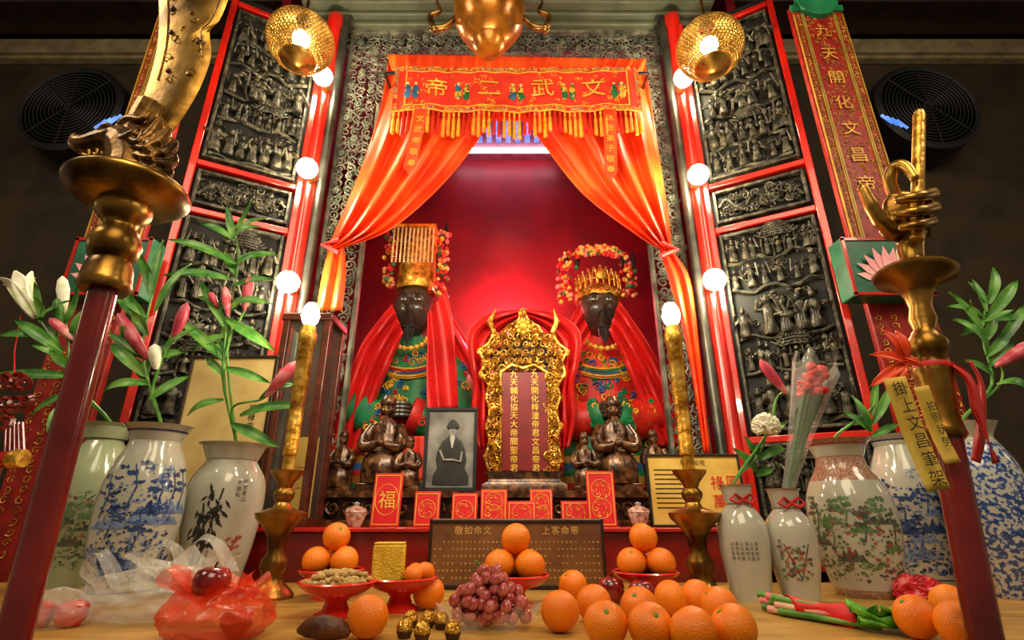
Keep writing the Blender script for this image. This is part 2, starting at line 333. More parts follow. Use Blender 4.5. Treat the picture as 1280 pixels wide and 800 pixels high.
def door(xi,yi,xo,yo,side,lab):
    u=V((xo-xi,yo-yi,0)); wd=u.length; u.normalize(); yv=V((u.y,-u.x,0))
    if yv.y<0: yv=-yv
    M=Matrix(((u.x,yv.x,0,xi),(u.y,yv.y,0,yi),(0,0,1,0),(0,0,0,1)))
    t=T('carved_door',lab,'carved door',(xi,yi,0.0),'tall carved doors flanking the shrine')
    def part(n,m,f,bev=0,p=None):
        b=MB(); b.T=M; f(b); return b.build(n,m,p or t,bev=bev)
    z0,z1=.0,4.02
    part('backing',black,lambda b:b.span((0,.0,z0),(wd,.03,z1)))
    for x in (0,wd-.032): part('stile',redl,lambda b:b.span((x,-.06,z0),(x+.032,.0,z1)),.004)
    for z in (1.0,1.5,2.555,2.82,3.9):
        part('rail',redl,lambda b:b.span((.032,-.055,z),(wd-.032,.0,z+.03)),.004)
    for a,c,bd in ((1.05,1.49,0),(1.56,2.53,0),(2.62,2.79,1),(2.885,3.87,0)):
        g=part('carved_panel',cback,lambda b:b.span((.05,-.012,a),(wd-.05,-.002,c)))
        part('carving',carv,lambda b:relief(b,.065,wd-.065,a+.01,c-.01,bd),0,g)
        part('carving_border',carv,lambda b:[b.span(p,q) for p,q in (((.045,-.05,a-.01),(.06,0,c+.01)),((wd-.06,-.05,a-.01),(wd-.045,0,c+.01)),((.06,-.05,a-.01),(wd-.06,0,a+.005)),((.06,-.05,c-.005),(wd-.06,0,c+.01)))],.003,g)
door(-1.145,2.36,-1.6,2.11,-1,'tall red framed door of black relief carvings behind the pink lilies on the left')
door(1.04,2.36,1.49,2.11,1,'tall red framed door of black relief carvings right of the shrine, beside the lotus board')
# pillars + bulbs
gunm=MAT('dark_grey_metal',['3a3a34','5c5c52'],.3,.7,8)
for x,py3,lab in ((-1.075,(96,211,353),'left'),(.975,(98,219,350),'right')):
    s_=1 if x<0 else -1
    t=T('red_pillar','slim red pillar strung with bulbs at the %s edge of the shrine'%lab,'pillar',(x,2.32,0))
    MB().lathe([(.05,0),(.05,1.02),(.034,1.06),(.034,4.0),(.05,4.03),(.05,4.09)],20,c=(x-s_*.012,2.32,0)).build('shaft',redl,t)
    MB().lathe([(.03,0),(.03,1.02),(.024,1.04),(.024,4.02),(.03,4.04),(.03,4.09)],16,c=(x+s_*.044,2.33,0)).build('metal_strip',gunm,t)
    for i,py in enumerate(py3):
        z=zy(py,2.2); q=T('wall_bulb','%s glowing round bulb on the %s red pillar'%(('top','middle','lowest')[i],lab),'light bulb',(x,2.27,z),'bulbs on the red pillars')
        MB().ball((x+.02*s_,2.195,z),.052,16,12).build('bulb',bulbm,q); MB().lathe([(.02,0),(.024,.01),(.022,.05)],12,Matrix.Rotation(pi/2,4,'X'),(x+.01*s_,2.292,z)).build('socket',brass,q)
# fret frame
t=T('fretwork_frame','grey green openwork scroll frame around the shrine opening','carved frame',(-.03,2.43,1.3))
def fret(x0,x1,z0,z1,name,dx=.05,f=None):
    b=MB(); nx=max(1,int((x1-x0)/dx)); nz=max(1,int((z1-z0)/dx))
    for i in range(nx):
        for j in range(nz):
            x=x0+(i+.5)*(x1-x0)/nx; z=z0+(j+.5)*(z1-z0)/nz
            if f and not f(x,z): continue
            if (i+j*2)%5==0:
                for k in range(6): b.ball((x+.014*cos(k*pi/3),2.41,z+.014*sin(k*pi/3)),(.0095,.008,.0095),7,5)
                b.ball((x,2.405,z),.008,7,5)
            b.spiral((x,2.42,z),.031,R.random()*6.3,R.choice((-1,1)),.0055,1.5,14)
            a=R.random()*6; b.ctube([(x+.026*cos(a),2.425,z+.026*sin(a)),(x+.043*cos(a+.5),2.42,z+.043*sin(a+.5)),(x+.052*cos(a+1.1),2.425,z+.052*sin(a+1.1))],[.005,.007,.002],4,5)
    b.build(name,grey,t)
fret(-1.01,-.82,1.35,3.88,'side_fret'); fret(.76,.91,1.35,3.88,'side_fret'); fret(-1.03,.95,3.86,4.08,'top_fret')
cf=lambda x,z:(z-3.45)>.41*(1-max(0,(abs(x+.03)-.42)/.37))
fret(-.82,-.03,3.45,3.86,'corner_fret',f=cf); fret(-.03,.76,3.45,3.86,'corner_fret',f=cf)
for x in (-1.01,-.8,.74,.91): MB().span((x-.01,2.41,1.3),(x+.01,2.45,3.5 if abs(x)<.9 else 4.09)).build('edge_rail',grey,t,bev=.003)
MB().span((-1.03,2.40,4.07),(.95,2.46,4.09)).build('edge_rail',grey,t)
# drums on walls
for px,py,lab,gx in ((85,132,'left',135),(1162,130,'right',1118)):
    c=P(px,py,2.72); t=T('wall_fan','big round black fan housing high on the %s wall'%lab,'fan',(c.x,3.0,c.z),'black wall fans')
    M=Matrix.Rotation(pi/2,4,'X'); k_=.9
    MB().lathe([(.36*k_,0),(.39*k_,.02),(.39*k_,.26),(.36*k_,.28),(.34*k_,.27),(.34*k_,.06),(0,.05)],36,M,(c.x,3.0,c.z)).build('casing',black,t)
    b=MB()
    for k in range(12): b.lathe([(r*k_,d) for r,d in ((.03+.028*k,.0),(.037+.028*k,.006),(.044+.028*k,0),(.037+.028*k,-.006),(.03+.028*k,0))],32,M,(c.x,2.73,c.z))
    for k in range(8): b.tube([(c.x,2.725,c.z),(c.x+.32*cos(k*pi/4),2.725,c.z+.32*sin(k*pi/4))],.005,5)
    b.build('grille',black,t); b=MB()
    for k in range(5):
        a=k*2*pi/5; b.add([(c.x+.05*cos(a),2.82,c.z+.05*sin(a)),(c.x+.26*cos(a),2.80,c.z+.26*sin(a)),(c.x+.26*cos(a+.7),2.86,c.z+.26*sin(a+.7)),(c.x+.06*cos(a+.8),2.85,c.z+.06*sin(a+.8))],[(0,1,2,3)])
    b.lathe([(.06,0),(.06,.1),(0,.12)],16,M,(c.x,2.9,c.z)); b.build('blades',black,t,solid=.004)
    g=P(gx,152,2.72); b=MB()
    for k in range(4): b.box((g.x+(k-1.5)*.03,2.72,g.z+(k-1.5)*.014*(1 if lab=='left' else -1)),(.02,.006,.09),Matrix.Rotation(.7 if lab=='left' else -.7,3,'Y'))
    b.build('blue_glint',bluem,t,smooth=False)  # self-lit strips added as a blue glint on the fan
# couplet boards
redb=MAT('couplet_red',['760c08','9c160a'],.45,0,20)
def couplet(x0,x1,Y,lab,tx,pa,pb):
    t=T('couplet_board',lab,'couplet board',((x0+x1)/2,Y,0)); xm=(x0+x1)/2
    bo=MB().span((x0,Y,0),(x1,Y+.03,3.78)).build('board',redb,t,bev=.006)
    b=MB(); xa,xb=x0+.06,x1-.06
    for x in (x0+.01,xa-.01,xa,xb,xb+.01,x1-.01): b.span((x-.0025,Y-.008,2.34),(x+.0025,Y,3.72))
    for i in range(60):
        for x in (x0+.03,x1-.03): b.spiral((x,Y-.004,2.36+i*.0228),.012,R.random()*6,1,.0022,1.2,8,3)
        for q in range(4): b.spiral((R.uniform(xa+.012,xb-.012),Y-.002,2.36+i*.0228),.012,R.random()*6,1,.0017,1.2,8,3)
    for i in range(26):
        z=1.08+i*.036
        for x in (x0+.03,x0+.09,x1-.09,x1-.03): b.spiral((x,Y-.004,z),.016,R.random()*6,1,.0025,1.2,8,3)
    b.k=1; b.text(tx,(xm,Y-.009,3.04),.088,True,1.8)
    b.build('gilding',[goldd,MAT('banner_gold',['c08a28','dcac40'],.5,.2)],bo)
    gp=MAT('green_paint',['0e5a38','1a7a4c'],.4)
    b=MB()
    for x in (xa-.005,xb+.005): b.span((x-.004,Y-.006,2.34),(x+.004,Y,3.74))
    b.span((x0,Y-.012,3.74),(x1,Y,3.78)); b.lathe([(0,-.02),(.11,0),(.11,.03),(0,.05)],20,Matrix.Rotation(pi/2,4,'X'),(xm,Y,3.8)); b.build('green_edge',gp,bo)
    Yp=Y-.06
    lp=MB().span((pa,Yp-.03,2.04),(pb,Y,2.31)).build('lotus_panel',MAT('lotus_green',['0c4a34','146a48'],.4),t,bev=.006)
    b=MB(); c=V(((pa+pb)/2-.01,Yp-.035,2.11))
    for k,(a,l) in enumerate(((-1.35,.13),(1.35,.13),(-1.0,.14),(1.0,.14),(-.65,.14),(.65,.14),(-.3,.15),(.3,.15),(0,.15))):
        d=V((sin(a),0,cos(a))); s_=V((cos(a),0,-sin(a))); o=V((0,-.002*k,0))
        b.add([c+o,c+o+d*l*.35+s_*.018,c+o+d*l*.65+s_*.018,c+o+d*l,c+o+d*l*.65-s_*.018,c+o+d*l*.35-s_*.018],[(0,1,2,3,4,5)])
    b.build('lotus',lotusp,lp,smooth=False)
    b=MB(); 
    for z in (2.05,2.3): b.span((pa,Yp-.036,z-.006),(pb,Yp-.03,z+.006))
    for x in (pa+.006,pb-.006): b.span((x-.006,Yp-.036,2.04),(x+.006,Yp-.03,2.31))
    b.build('lotus_frame',redl,lp)
couplet(1.5,1.78,2.0,'red couplet board with gold characters and pink lotus panel at right','九天開化文昌帝君',1.39,1.72)
couplet(-1.9,-1.64,2.0,'red couplet board at left, mostly hidden behind the bronze blade','九天輔化武聖帝君',-1.84,-1.52)
# ---------- curtains
t=T('shrine_curtain','orange red silk curtain tied back on both sides of the shrine','curtain',(-.03,2.3,2.0))
MB().sheet([(485,80),(474,140),(450,215),(421,285),(411,308)],[(634,122),(606,164),(556,228),(490,286),(428,310)],2.30,.03,4.5).sheet([(411,308),(403,345),(396,388)],[(430,310),(432,340),(428,388)],2.30,.012,2,16,12).build('curtain_panel',silk,t,solid=.003)
MB().sheet([(807,82),(816,140),(827,215),(837,285),(839,312)],[(636,122),(674,174),(728,242),(796,294),(826,312)],2.30,.03,4.5).sheet([(824,312),(836,350),(860,440),(880,566)],[(838,312),(862,350),(874,440),(888,566)],2.30,.01,2,16,24).build('curtain_panel',silk,t,solid=.003)
MB().sheet([(486,74),(484,150)],[(806,80),(808,152)],2.345,.012,14,120,8).build('valance',silk,t,solid=.003)
MB().sheet([(484,68),(490,88)],[(808,74),(802,92)],2.255,.012,22,150,6).build('ruffle',silk,t,solid=.003)
for pts in ([(424,300,),(404,306),(424,316)],[(826,304),(846,312),(826,320)]): MB().tube([P(a,b_,2.26) for a,b_ in pts],.014,8).build('tie_band',rcloth,t)
x0,x1,z0,z1=P(492,108,2.2).x,P(800,108,2.2).x,zy(138,2.2),zy(84,2.2)
t=T('embroidered_pelmet','red embroidered pelmet with four gold characters above the shrine curtain','pelmet',((x0+x1)/2,2.2,z0))
wv=lambda x,z:2.2+.008*sin(19*x+1)*(1-(z-z0)/(z1-z0)*.7)+.004*sin(47*x)
xx=lambda u:x0+(x1-x0)*u
pn=MB().grid(lambda u,v:V((xx(u),wv(xx(u),z0+(z1-z0)*v),z0+(z1-z0)*v-.01*sin(pi*u))),120,8).build('panel',MAT('pelmet_red',['d8220e','e8380f'],.6),t,solid=.005)
rail_y=2.225
MB().tube([(x0-.06,rail_y,z1-.02),(x1+.06,rail_y,z1-.02)],.01,10).tube([(x0-.06,rail_y,z1-.02),(x0-.06,2.4,z1-.02)],.01,8).tube([(x1+.06,rail_y,z1-.02),(x1+.06,2.4,z1-.02)],.01,8).build('hanging_rail',dark,t)
def pw(s,z,d): 
    u=(s-x0)/(x1-x0); return V((s,wv(s,z)-d,z-.01*sin(pi*min(1,max(0,u)))))
b=MB()
for za,zb in ((z0,z0+.024),(z1-.024,z1)): b.grid(lambda u,v:pw(xx(u),za+(zb-za)*v,.006),120,1)
for xa_,xb_ in ((x0,x0+.024),(x1-.024,x1)): b.grid(lambda u,v:pw(xa_+(xb_-xa_)*u,z0+(z1-z0)*v,.006),2,6)
b.build('gold_border',emb,pn); b=MB()
xa,xb=x0+.07,x1-.07
for z in (z0+.035,z1-.035): b.tube([pw(xa+(xb-xa)*i/80,z,.006) for i in range(81)],.004,5)
for x in (xa,xb): b.tube([pw(x,z0+.035,.006),pw(x,z1-.035,.006)],.004,5)
for i in range(56): x=x0+.04+i*(x1-x0-.08)/55; b.spiral(pw(x,R.choice((z0+.018,z1-.018)),.007),.014,R.random()*6,1,.003,1.2,8,3)
for i in range(70): b.spiral(pw(R.uniform(xa+.02,xb-.02),R.uniform(z0+.05,z1-.05),.005),R.uniform(.012,.02),R.random()*6,1,.0025,1.3,9,3)
b.k=1
for px,ch in ((546,'帝'),(612,'二'),(678,'武'),(741,'文')): b.text(ch,(P(px,104,2.19).x,0,(z0+z1)/2),.135,fn=lambda s,z:pw(s,z,.012))
b.build('gold_pattern',[gink,goldp],pn)
fm=[gink,MAT('thread_green',['145a30','1f7440']),MAT('thread_blue',['1f567a','34789a']),cream]
for px in (515,578,646,710,772):
    b=MB(); x=P(px,104,2.19).x; zc=(z0+z1)/2
    for q in (-.022,.022):
        for k,(w_,h_,dz) in enumerate(((.02,.034,-.04),(.017,.025,-.005),(.009,.011,.032))): b.k=(3 if k==2 else R.choice((0,1,2))); b.ball(pw(x+q,zc+dz,.006),(w_,.006,h_),9,6)
        for s_ in range(5): b.k=R.randrange(3); b.ball(pw(x+q+R.uniform(-.02,.02),zc+R.uniform(-.06,.03),.009),(.006,.005,.01),6,4)
    b.build('embroidered_figure',fm,pn)
b=MB(); n=50
b.tube([pw(xx(i/80),z0+.002,.003) for i in range(81)],.005,6)
for i in range(n):
    x=x0+(i+.5)*(x1-x0)/n; b.k=(i//2)%3; h=zy(138,2.2)-zy(167,2.2); h*=R.uniform(.85,1.1)
    b.lathe([(.003,.004),(.007,-.02),(.003,-.035),(.009,-.06),(.0105,-h)],7,c=pw(x,z0,0))
b.build('tassel_fringe',[gink,MAT('tassel_red',['c82010','e03018']),MAT('tassel_orange',['e88a20','f2a838'])],t)
for px0,py0,px1,py1,tx in ((527,140,512,215,'文武帝敬奉'),(762,140,764,222,'沐恩弟子敬奉')):
    q=T('hanging_ribbon','narrow %s embroidered ribbon with gold characters hanging from the pelmet'%('left' if px0<600 else 'right'),'ribbon',P(px1,py1,2.17),'pelmet ribbons')
    so=MB().sheet([(px0-8,py0-4),(px1-8,py1-6)],[(px0+8,py0-4),(px1+8,py1-6)],2.18,.002,1,6,10).sheet([(px1-8,py1-6),(px1-1,py1+3)],[(px1+8,py1-6),(px1+1,py1+3)],2.18,.001,1,6,3).build('strip',silk,q)
    b=MB(); a=P(px0,py0,2.172);c=P(px1,py1,2.172); n=len(tx)
    for i,ch in enumerate(tx): b.text(ch,a.lerp(c,(i+.6)/(n+.4)),.045)
    b.build('lettering',goldp,so,smooth=False)
# alcove lights
t=T('tube_light','pink white fluorescent tube at the top of the crimson alcove','tube light',P(632,188,3.4)); c=P(632,188,3.4)
MB().tube([(c.x-.42,3.4,c.z),(c.x+.42,3.4,c.z)],.022,12).build('tube',tubem,t); MB().span((c.x-.45,3.38,c.z+.03),(c.x+.45,3.46,3.98)).build('fixture',white,t,bev=.004)
b=MB()
for i in range(9): b.span((-.35+i*.075,3.05,3.955),(-.31+i*.075,3.3,3.98))
tag(b.build('ceiling_louvre',bluem),'row of blue white slats in the alcove ceiling behind the tassels','louvre')
c=P(630,396,3.35); t=T('red_lamp','small glowing red lamp behind the gilt tablet','lamp',(c.x,3.35,1.3)); MB().ball(c,.035,12,8).build('bulb',rbulb,t); MB().lathe([(.05,1.3),(.05,1.32),(.012,1.34),(.012,c.z-.06),(.025,c.z-.04),(.025,c.z-.02)],12,c=(c.x,3.35,0)).build('stand',brass,t)
# ---------- big statues
pcol=[MAT('pom_red',['c8201a','e83a28']),MAT('pom_gold',['e0a830','f8d060'],.4,.3),MAT('pom_green',['22603a','3a8050']),MAT('pom_pink',['d8705a','f0a088'])]
def big(cx,Y,lab,robe,slv,pan,acc):
    x=lambda px,py:P(px,py,Y)
    t=T('deity_statue',lab,'statue',(x(cx,600).x,Y,1.3))
    xb=x(cx,450).x
    prof=[(622,78,.62),(606,77,.62),(598,76.5,.62),(590,76,.62),(582,76,.62),(574,75.5,.62),(545,73,.6),(515,65,.55),(490,59,.5),(468,55,.46),(454,50,.44),(445,42,.44),(437,30,.5),(428,19,.75),(420,14,.9)]
    rows=[(max(1.3,zy(py,Y)),hw*sc(py,Y),hw*sc(py,Y)*dp) for py,hw,dp in prof]
    b=MB(); n=60; L=len(rows); vs=[]
    for z,rx,ry in rows:
        for j in range(n): a=2*pi*j/n; f=1+.035*sin(12*a+z*3)*(1 if z<2.3 else .3); vs.append((xb+rx*f*cos(a),Y+ry*f*sin(a),z))
    b.add(vs,[(i*n+j,i*n+(j+1)%n,(i+1)*n+(j+1)%n,(i+1)*n+j) for i in range(L-1) for j in range(n)])
    for i in range(L-1):
        kk=(0,4,2,3,4,2,0)[i] if i<7 else 0
        b.m[i*n:(i+1)*n]=[kk]*n
    def sf(a,z):
        for i in range(L-1):
            if rows[i][0]<=z<=rows[i+1][0]:
                f=(z-rows[i][0])/(rows[i+1][0]-rows[i][0]+1e-9); rx=rows[i][1]+(rows[i+1][1]-rows[i][1])*f; ry=rows[i][2]+(rows[i+1][2]-rows[i][2])*f
                return V((xb+rx*1.045*sin(a),Y-ry*1.045*cos(a),z))
        return V((xb,Y,z))
    zt=zy(446,Y); zbm=zy(572,Y)
    for i in range(170):
        b.k=R.choice((1,1,1,5,3,4)); b.spiral(sf(R.uniform(-1.25,1.25),R.uniform(zbm,zt)),R.uniform(.014,.032),R.random()*6,R.choice((-1,1)),.0055,1.4,10)
    for k in range(5):
        b.k=(1,5,3,1,4)[k]; zz=zy(462+k*3,Y); b.tube([sf(-.5+q*.1,zz-.03*sin(pi*q/10))+V((0,-.006,0)) for q in range(11)],.006,5)
    ro=b.build('robe',[robe,gink,hem_r if robe is embg else hem_g,hem_b,goldd,acc],t)
    for q in (-1,1):
        b=MB(); pts=[x(cx+q*40,452)+V((0,-.03,0)),x(cx+q*57,482)+V((0,-.08,0)),x(cx+q*60,514)+V((0,-.15,0)),x(cx+q*34,534)+V((0,-.22,0)),x(cx+q*11,530)+V((0,-.26,0))]; b.ctube(pts,[.075,.09,.105,.105,.09],18,18)
        for i in range(40): b.k=R.choice((1,1,2,3)); p=V(cr([tuple(p) for p in pts],R.uniform(.15,.9))); a=R.uniform(-.9,.9); b.spiral(p+V((.095*sin(a)*.8,-.1*cos(a),.06*R.uniform(-1,1))),R.uniform(.014,.028),R.random()*6,1,.005,1.4,10)
        b.build('sleeve',[slv,gink,acc,hem_b],t)
        b=MB(); b.ctube([x(cx+q*15,531)+V((0,-.25,0)),x(cx+q*10,530)+V((0,-.265,0)),x(cx+q*7,529)+V((0,-.27,0))],[.096,.1,.098],16,6); b.build('cuff',acc,t)
    b=MB(); b.ball(x(cx,526)+V((0,-.31,0)),(.065,.05,.05),12,8)
    for k in range(4): b.ctube([x(cx-4,526)+V((-.03,-.34,.03-k*.02)),x(cx,526)+V((0,-.365,.03-k*.02)),x(cx+4,526)+V((.03,-.345,.03-k*.02))],[.012,.013,.01],7,6)
    b.build('hands',blackf,t)
    b=MB(); b.sheet([(cx-15,545),(cx-17,600)],[(cx+15,545),(cx+17,600)],Y-.33,.006,2,14,10); b.build('front_panel',pan,ro,solid=.004)
    b=MB()
    for i in range(10): b.ball((xb+.1*cos(i*pi/9),Y-.13-.04*sin(i*pi/9),zy(432,Y)-.07*sin(i*pi/9)),.016,8,6)
    b.tube([(xb+.1*cos(i*pi/9),Y-.13-.04*sin(i*pi/9),zy(432,Y)-.07*sin(i*pi/9)) for i in range(10)],.006,6); b.build('collar_beads',goldp,ro)
    h=x(cx,394); ho=MB().head((xb,Y-.06,h.z),.15).build('head',blackf,t)
    b=MB()
    for q in (-1,1): b.ball((xb+q*.0405,Y-.06-.128,h.z+.0285),(.017,.007,.0075),10,7)
    b.build('eyes',MAT('eye_white',['b8b0a0','d0c8b8'],.3),ho)
    b=MB()
    for q in (-1,1):
        b.ball((xb+q*.0405,Y-.06-.134,h.z+.0285),(.006,.004,.0065),8,6); b.ctube([(xb+q*.02,Y-.2,h.z+.056),(xb+q*.045,Y-.197,h.z+.066),(xb+q*.072,Y-.175,h.z+.058)],[.004,.005,.002],5,6)
    for i in range(5): a=(i-2)/2; b.ctube([(xb+a*.026,Y-.2+abs(a)*.02,h.z-.14),(xb+a*.024,Y-.205+abs(a)*.02,h.z-.19),(xb+a*.006,Y-.21,h.z-.27+abs(a)*.04)],[.0075,.007,.002],6,6)
    for q in (-1,1): b.ctube([(xb+q*.01,Y-.212,h.z-.052),(xb+q*.035,Y-.2,h.z-.07),(xb+q*.046,Y-.195,h.z-.13)],[.004,.004,.0015],5,6)
    b.tube([(xb-.036,Y-.19,h.z-.14),(xb,Y-.2,h.z-.146),(xb+.036,Y-.19,h.z-.14)],.007,6)
    b.build('beard',beard,ho)
    return t,xb,h.z
def capes(t,L):
    for A,B,Y,w_ in L: MB().sheet(A,B,Y,.022,w_,24,24).build('cape',rcloth,t,solid=.004)
def poms(t,pts,co,band=None):
    b=MB()
    if band: b.k=1; b.tube(band,.01,6)
    for p in pts: b.k=R.choice((0,0,1,1,2,3)); b.ball(p,R.uniform(.011,.018),7,5)
    b.build('pompoms',pcol,co)
Y=2.95
t,xb,hz=big(516,Y,'black faced deity in green robe and tall gold beaded crown on the left',embg,embg,embr,hem_r)
capes(t,[([(490,380),(452,430),(428,495),(410,566)],[(504,416),(490,448),(470,500),(448,566)],Y-.26,3),([(548,372),(584,425),(612,490),(630,560)],[(542,400),(566,450),(588,505),(600,560)],Y-.04,2),([(558,362),(566,400),(570,450),(572,510)],[(534,392),(534,430),(533,470),(534,512)],Y-.4,1.5)])
z0=zy(366,Y); z1=zy(308,Y); r=.118
b=MB().lathe([(r,z0-.02),(r*1.08,z0),(r*1.02,z0+.04),(r*.9,z1-.02),(r*.9,z1)],24,c=(xb,Y-.05,0)); b.box((xb,Y-.08,z1+.008),(.27,.34,.02)); co_=b.build('crown',gold,t)
b=MB()
for i in range(11):
    xq=xb-.119+i*.0238
    b.tube([(xq,Y-.235,z1+.005),(xq,Y-.235,z1-.23)],.0025,4)
    for k in range(15): b.ball((xq,Y-.235,z1-.008-k*.0158),.0068,6,4)
b.build('crown_beads',MAT('pale_beads',['e8c878','f8e8b8'],.35,.1),co_)
for q,n in ((-1,50),(1,90)): poms(t,[(xb+q*(.16+R.uniform(-.03,.04)),Y-.12+R.uniform(-.04,.04),R.uniform(z0-.0 if q<0 else z0-.09,z1+.04)) for k in range(n)],co_)
for q,px in ((-1,489),(1,556)):
    a=P(px,305,Y-.1); MB().tube([a,a+V((0,0,.06)),a+V((q*.01,0,.16))],[.016,.026,.003],8).build('plume',beard,co_)
t,xb,hz=big(750,Y,'black faced deity in red robe and pompom crown on the right',embr,embr,embg,hem_g)
capes(t,[([(724,380),(698,428),(684,490),(676,590)],[(738,416),(718,452),(708,505),(704,590)],Y-.26,2.5),([(774,376),(808,425),(842,490),(868,554)],[(762,412),(780,450),(800,505),(820,558)],Y-.26,3)])
z0=zy(378,Y); z1=zy(334,Y); r=.125; cyl=(xb,Y-.05,0)
b=MB(); b.lathe([(r,z0-.025),(r*1.1,z0-.015),(r*1.1,z0+.03),(r*1.02,z0+.04),(r*.98,z0+.045)],28,c=cyl)
for k in range(-5,6):
    a=k*.26; px_=V((xb+r*1.12*sin(a),Y-.05-r*1.12*cos(a),z0+.035)); hh=.12-.008*abs(k)
    b.ctube([px_+V((-.017*cos(a),0,0)),px_+V((-.012*cos(a),0,hh*.6)),px_+V((0,0,hh)),px_+V((.012*cos(a),0,hh*.6)),px_+V((.017*cos(a),0,0))],[.005,.005,.004,.005,.005],5,10)
    b.ball(px_+V((0,-.004,hh)),.009,7,5); b.ball(px_+V((0,-.004,hh*.4)),.008,7,5); b.ball(px_+V((0,-.004,-.025)),.007,7,5)
b.lathe([(.034,0),(.034,.008),(.02,.018),(0,.02)],16,Matrix.Rotation(pi/2,4,'X'),(xb,Y-.2,z0+.1))
co_=b.build('crown',gold,t)
MB().lathe([(r*.98,z0),(r*.96,z0+.06),(r*.75,z0+.13),(r*.4,z0+.165),(0,z0+.175)],24,c=cyl).build('crown_cap',MAT('cap_red',['8e0f0c','b81c14'],.6),co_)
pts=[]
for k in range(240):
    a=R.uniform(-1.9,1.9); rr=.175+(R.uniform(0,.055) if abs(a)>.9 else 0); zz=R.uniform(z0-.02,z1+.06)
    if abs(a)<.8 and zz>z0-.03: zz=z1+R.uniform(-.01,.05)
    pts.append((xb+rr*sin(a)*1.05,Y-.05-rr*cos(a)*.8,zz))
poms(t,pts,co_,[(xb+.18*sin(a/10)*1.05,Y-.05-.18*cos(a/10)*.8,z1+.02) for a in range(-20,21)])
for px in (708,722,778,792): a=P(px,334,Y-.1); MB().tube([a,a+V((0,0,.05)),a+V((0,0,.12))],[.01,.018,.002],7).build('plume',beard,co_)
# ---------- gilt tablet
Y=2.4; t=T('gilt_tablet','gilt carved spirit tablet with red centre board between the two deities','tablet',P(655,604,Y))
MB().lathe([(.26,1.3),(.26,1.33),(.22,1.345),(.22,1.365),(.25,1.385)],4,Matrix.Scale(.55,4,(0,1,0))@Matrix.Rotation(pi/4,4,'Z'),(P(655,590,Y).x,Y,0)).build('pedestal',statd,t)
hl=[(612,590),(607,570),(613,552),(608,532),(614,514),(608,496),(612,482),(602,466),(606,452),(599,438),(610,430),(616,420),(628,420),(636,408),(646,404),(654,388)]
out=hl+[(1308-a,c) for a,c in hl[-2::-1]]
inner=[(x+(654-x)*(.32 if c>470 else .16),c+6) for x,c in out]
b=MB(); b.prism([P(a,c,Y) for a,c in [(622,588),(620,500),(618,466),(612,444),(628,430),(654,402),(680,430),(696,444),(690,466),(688,500),(686,588)]],.03); bk=b.build('backing',gapshade,t)
b=MB(); b.tube([P(a,c,Y-.01) for a,c in out],.009,6); b.tube([P(a,c,Y-.02) for a,c in inner],.006,6)
for i,(a,c) in enumerate(out):
    for k in range(2): b.spiral(P(a+(654-a)*(.06+.12*k),c+R.uniform(0,6),Y-.015-.012*k),.024,R.random()*6,R.choice((1,-1)),.0055,1.5)
for c in range(410,470,10):
    for a in range(608,704,10):
        if abs(a-654)>8+(c-396)*.95: continue
        b.spiral(P(a+R.uniform(-2,2),c,Y-.035),.02,R.random()*6,R.choice((1,-1)),.005,1.5,11)
        if R.random()<.4: b.ball(P(a+5,c+4,Y-.04),.008,6,5)
for a in (615,622,686,693):
    for c in range(470,590,9): b.spiral(P(a+R.uniform(-2,2),c,Y-.035-R.random()*.02),.02,R.random()*6,R.choice((1,-1)),.0052,1.5,11)
for a in (626,685): b.tube([P(a,590,Y-.04),P(a,466,Y-.04)],.006,6)
b.tube([P(625,466,Y-.04),P(640,456,Y-.045),P(654,460,Y-.045),P(668,456,Y-.045),P(684,466,Y-.04)],.009,6)
for q in (618,690): b.tube([P(q,416,Y),P(q-6*(1 if q<650 else -1),402,Y),P(q+2,386,Y)],[.013,.016,.003],7)
b.build('gilt_scrolls',gold,bk)
x0,x1=P(627,530,Y).x,P(684,530,Y).x; za,zb=zy(590,Y),zy(468,Y)
cb=MB().span((x0,Y-.05,za),(x1,Y-.005,zb)).build('centre_board',MAT('maroon_board',['6a0e12','84161a'],.4),t,bev=.004)
for f_,tx in ((.27,'九天輔化協天大帝關聖帝君'),(.73,'九天開化梓潼帝君文昌帝君')): MB().text(tx,(x0+(x1-x0)*f_,Y-.052,(za+zb)/2),.037,True,1.05).build('lettering',goldp,cb,smooth=False)
b=MB(); c=P(654,408,Y-.05); b.ball(c,.02,10,8)
for k in range(8): b.ball(c+V((.03*cos(k*pi/4),.005,.03*sin(k*pi/4))),.012,8,6)
b.build('rosette',goldp,bk)
MB().sheet([(650,386),(612,392),(586,412),(586,446),(592,480),(590,520),(598,560)],[(652,396),(628,414),(612,440),(614,470),(614,500),(614,530),(610,560)],2.455,.018,2.5,16,40).build('sash',rcloth,t,solid=.004)
MB().sheet([(658,386),(696,392),(724,412),(725,446),(717,480),(720,520),(711,560)],[(656,396),(682,414),(698,440),(696,470),(696,500),(696,530),(700,560)],2.455,.018,2.5,16,40).build('sash',rcloth,t,solid=.004)
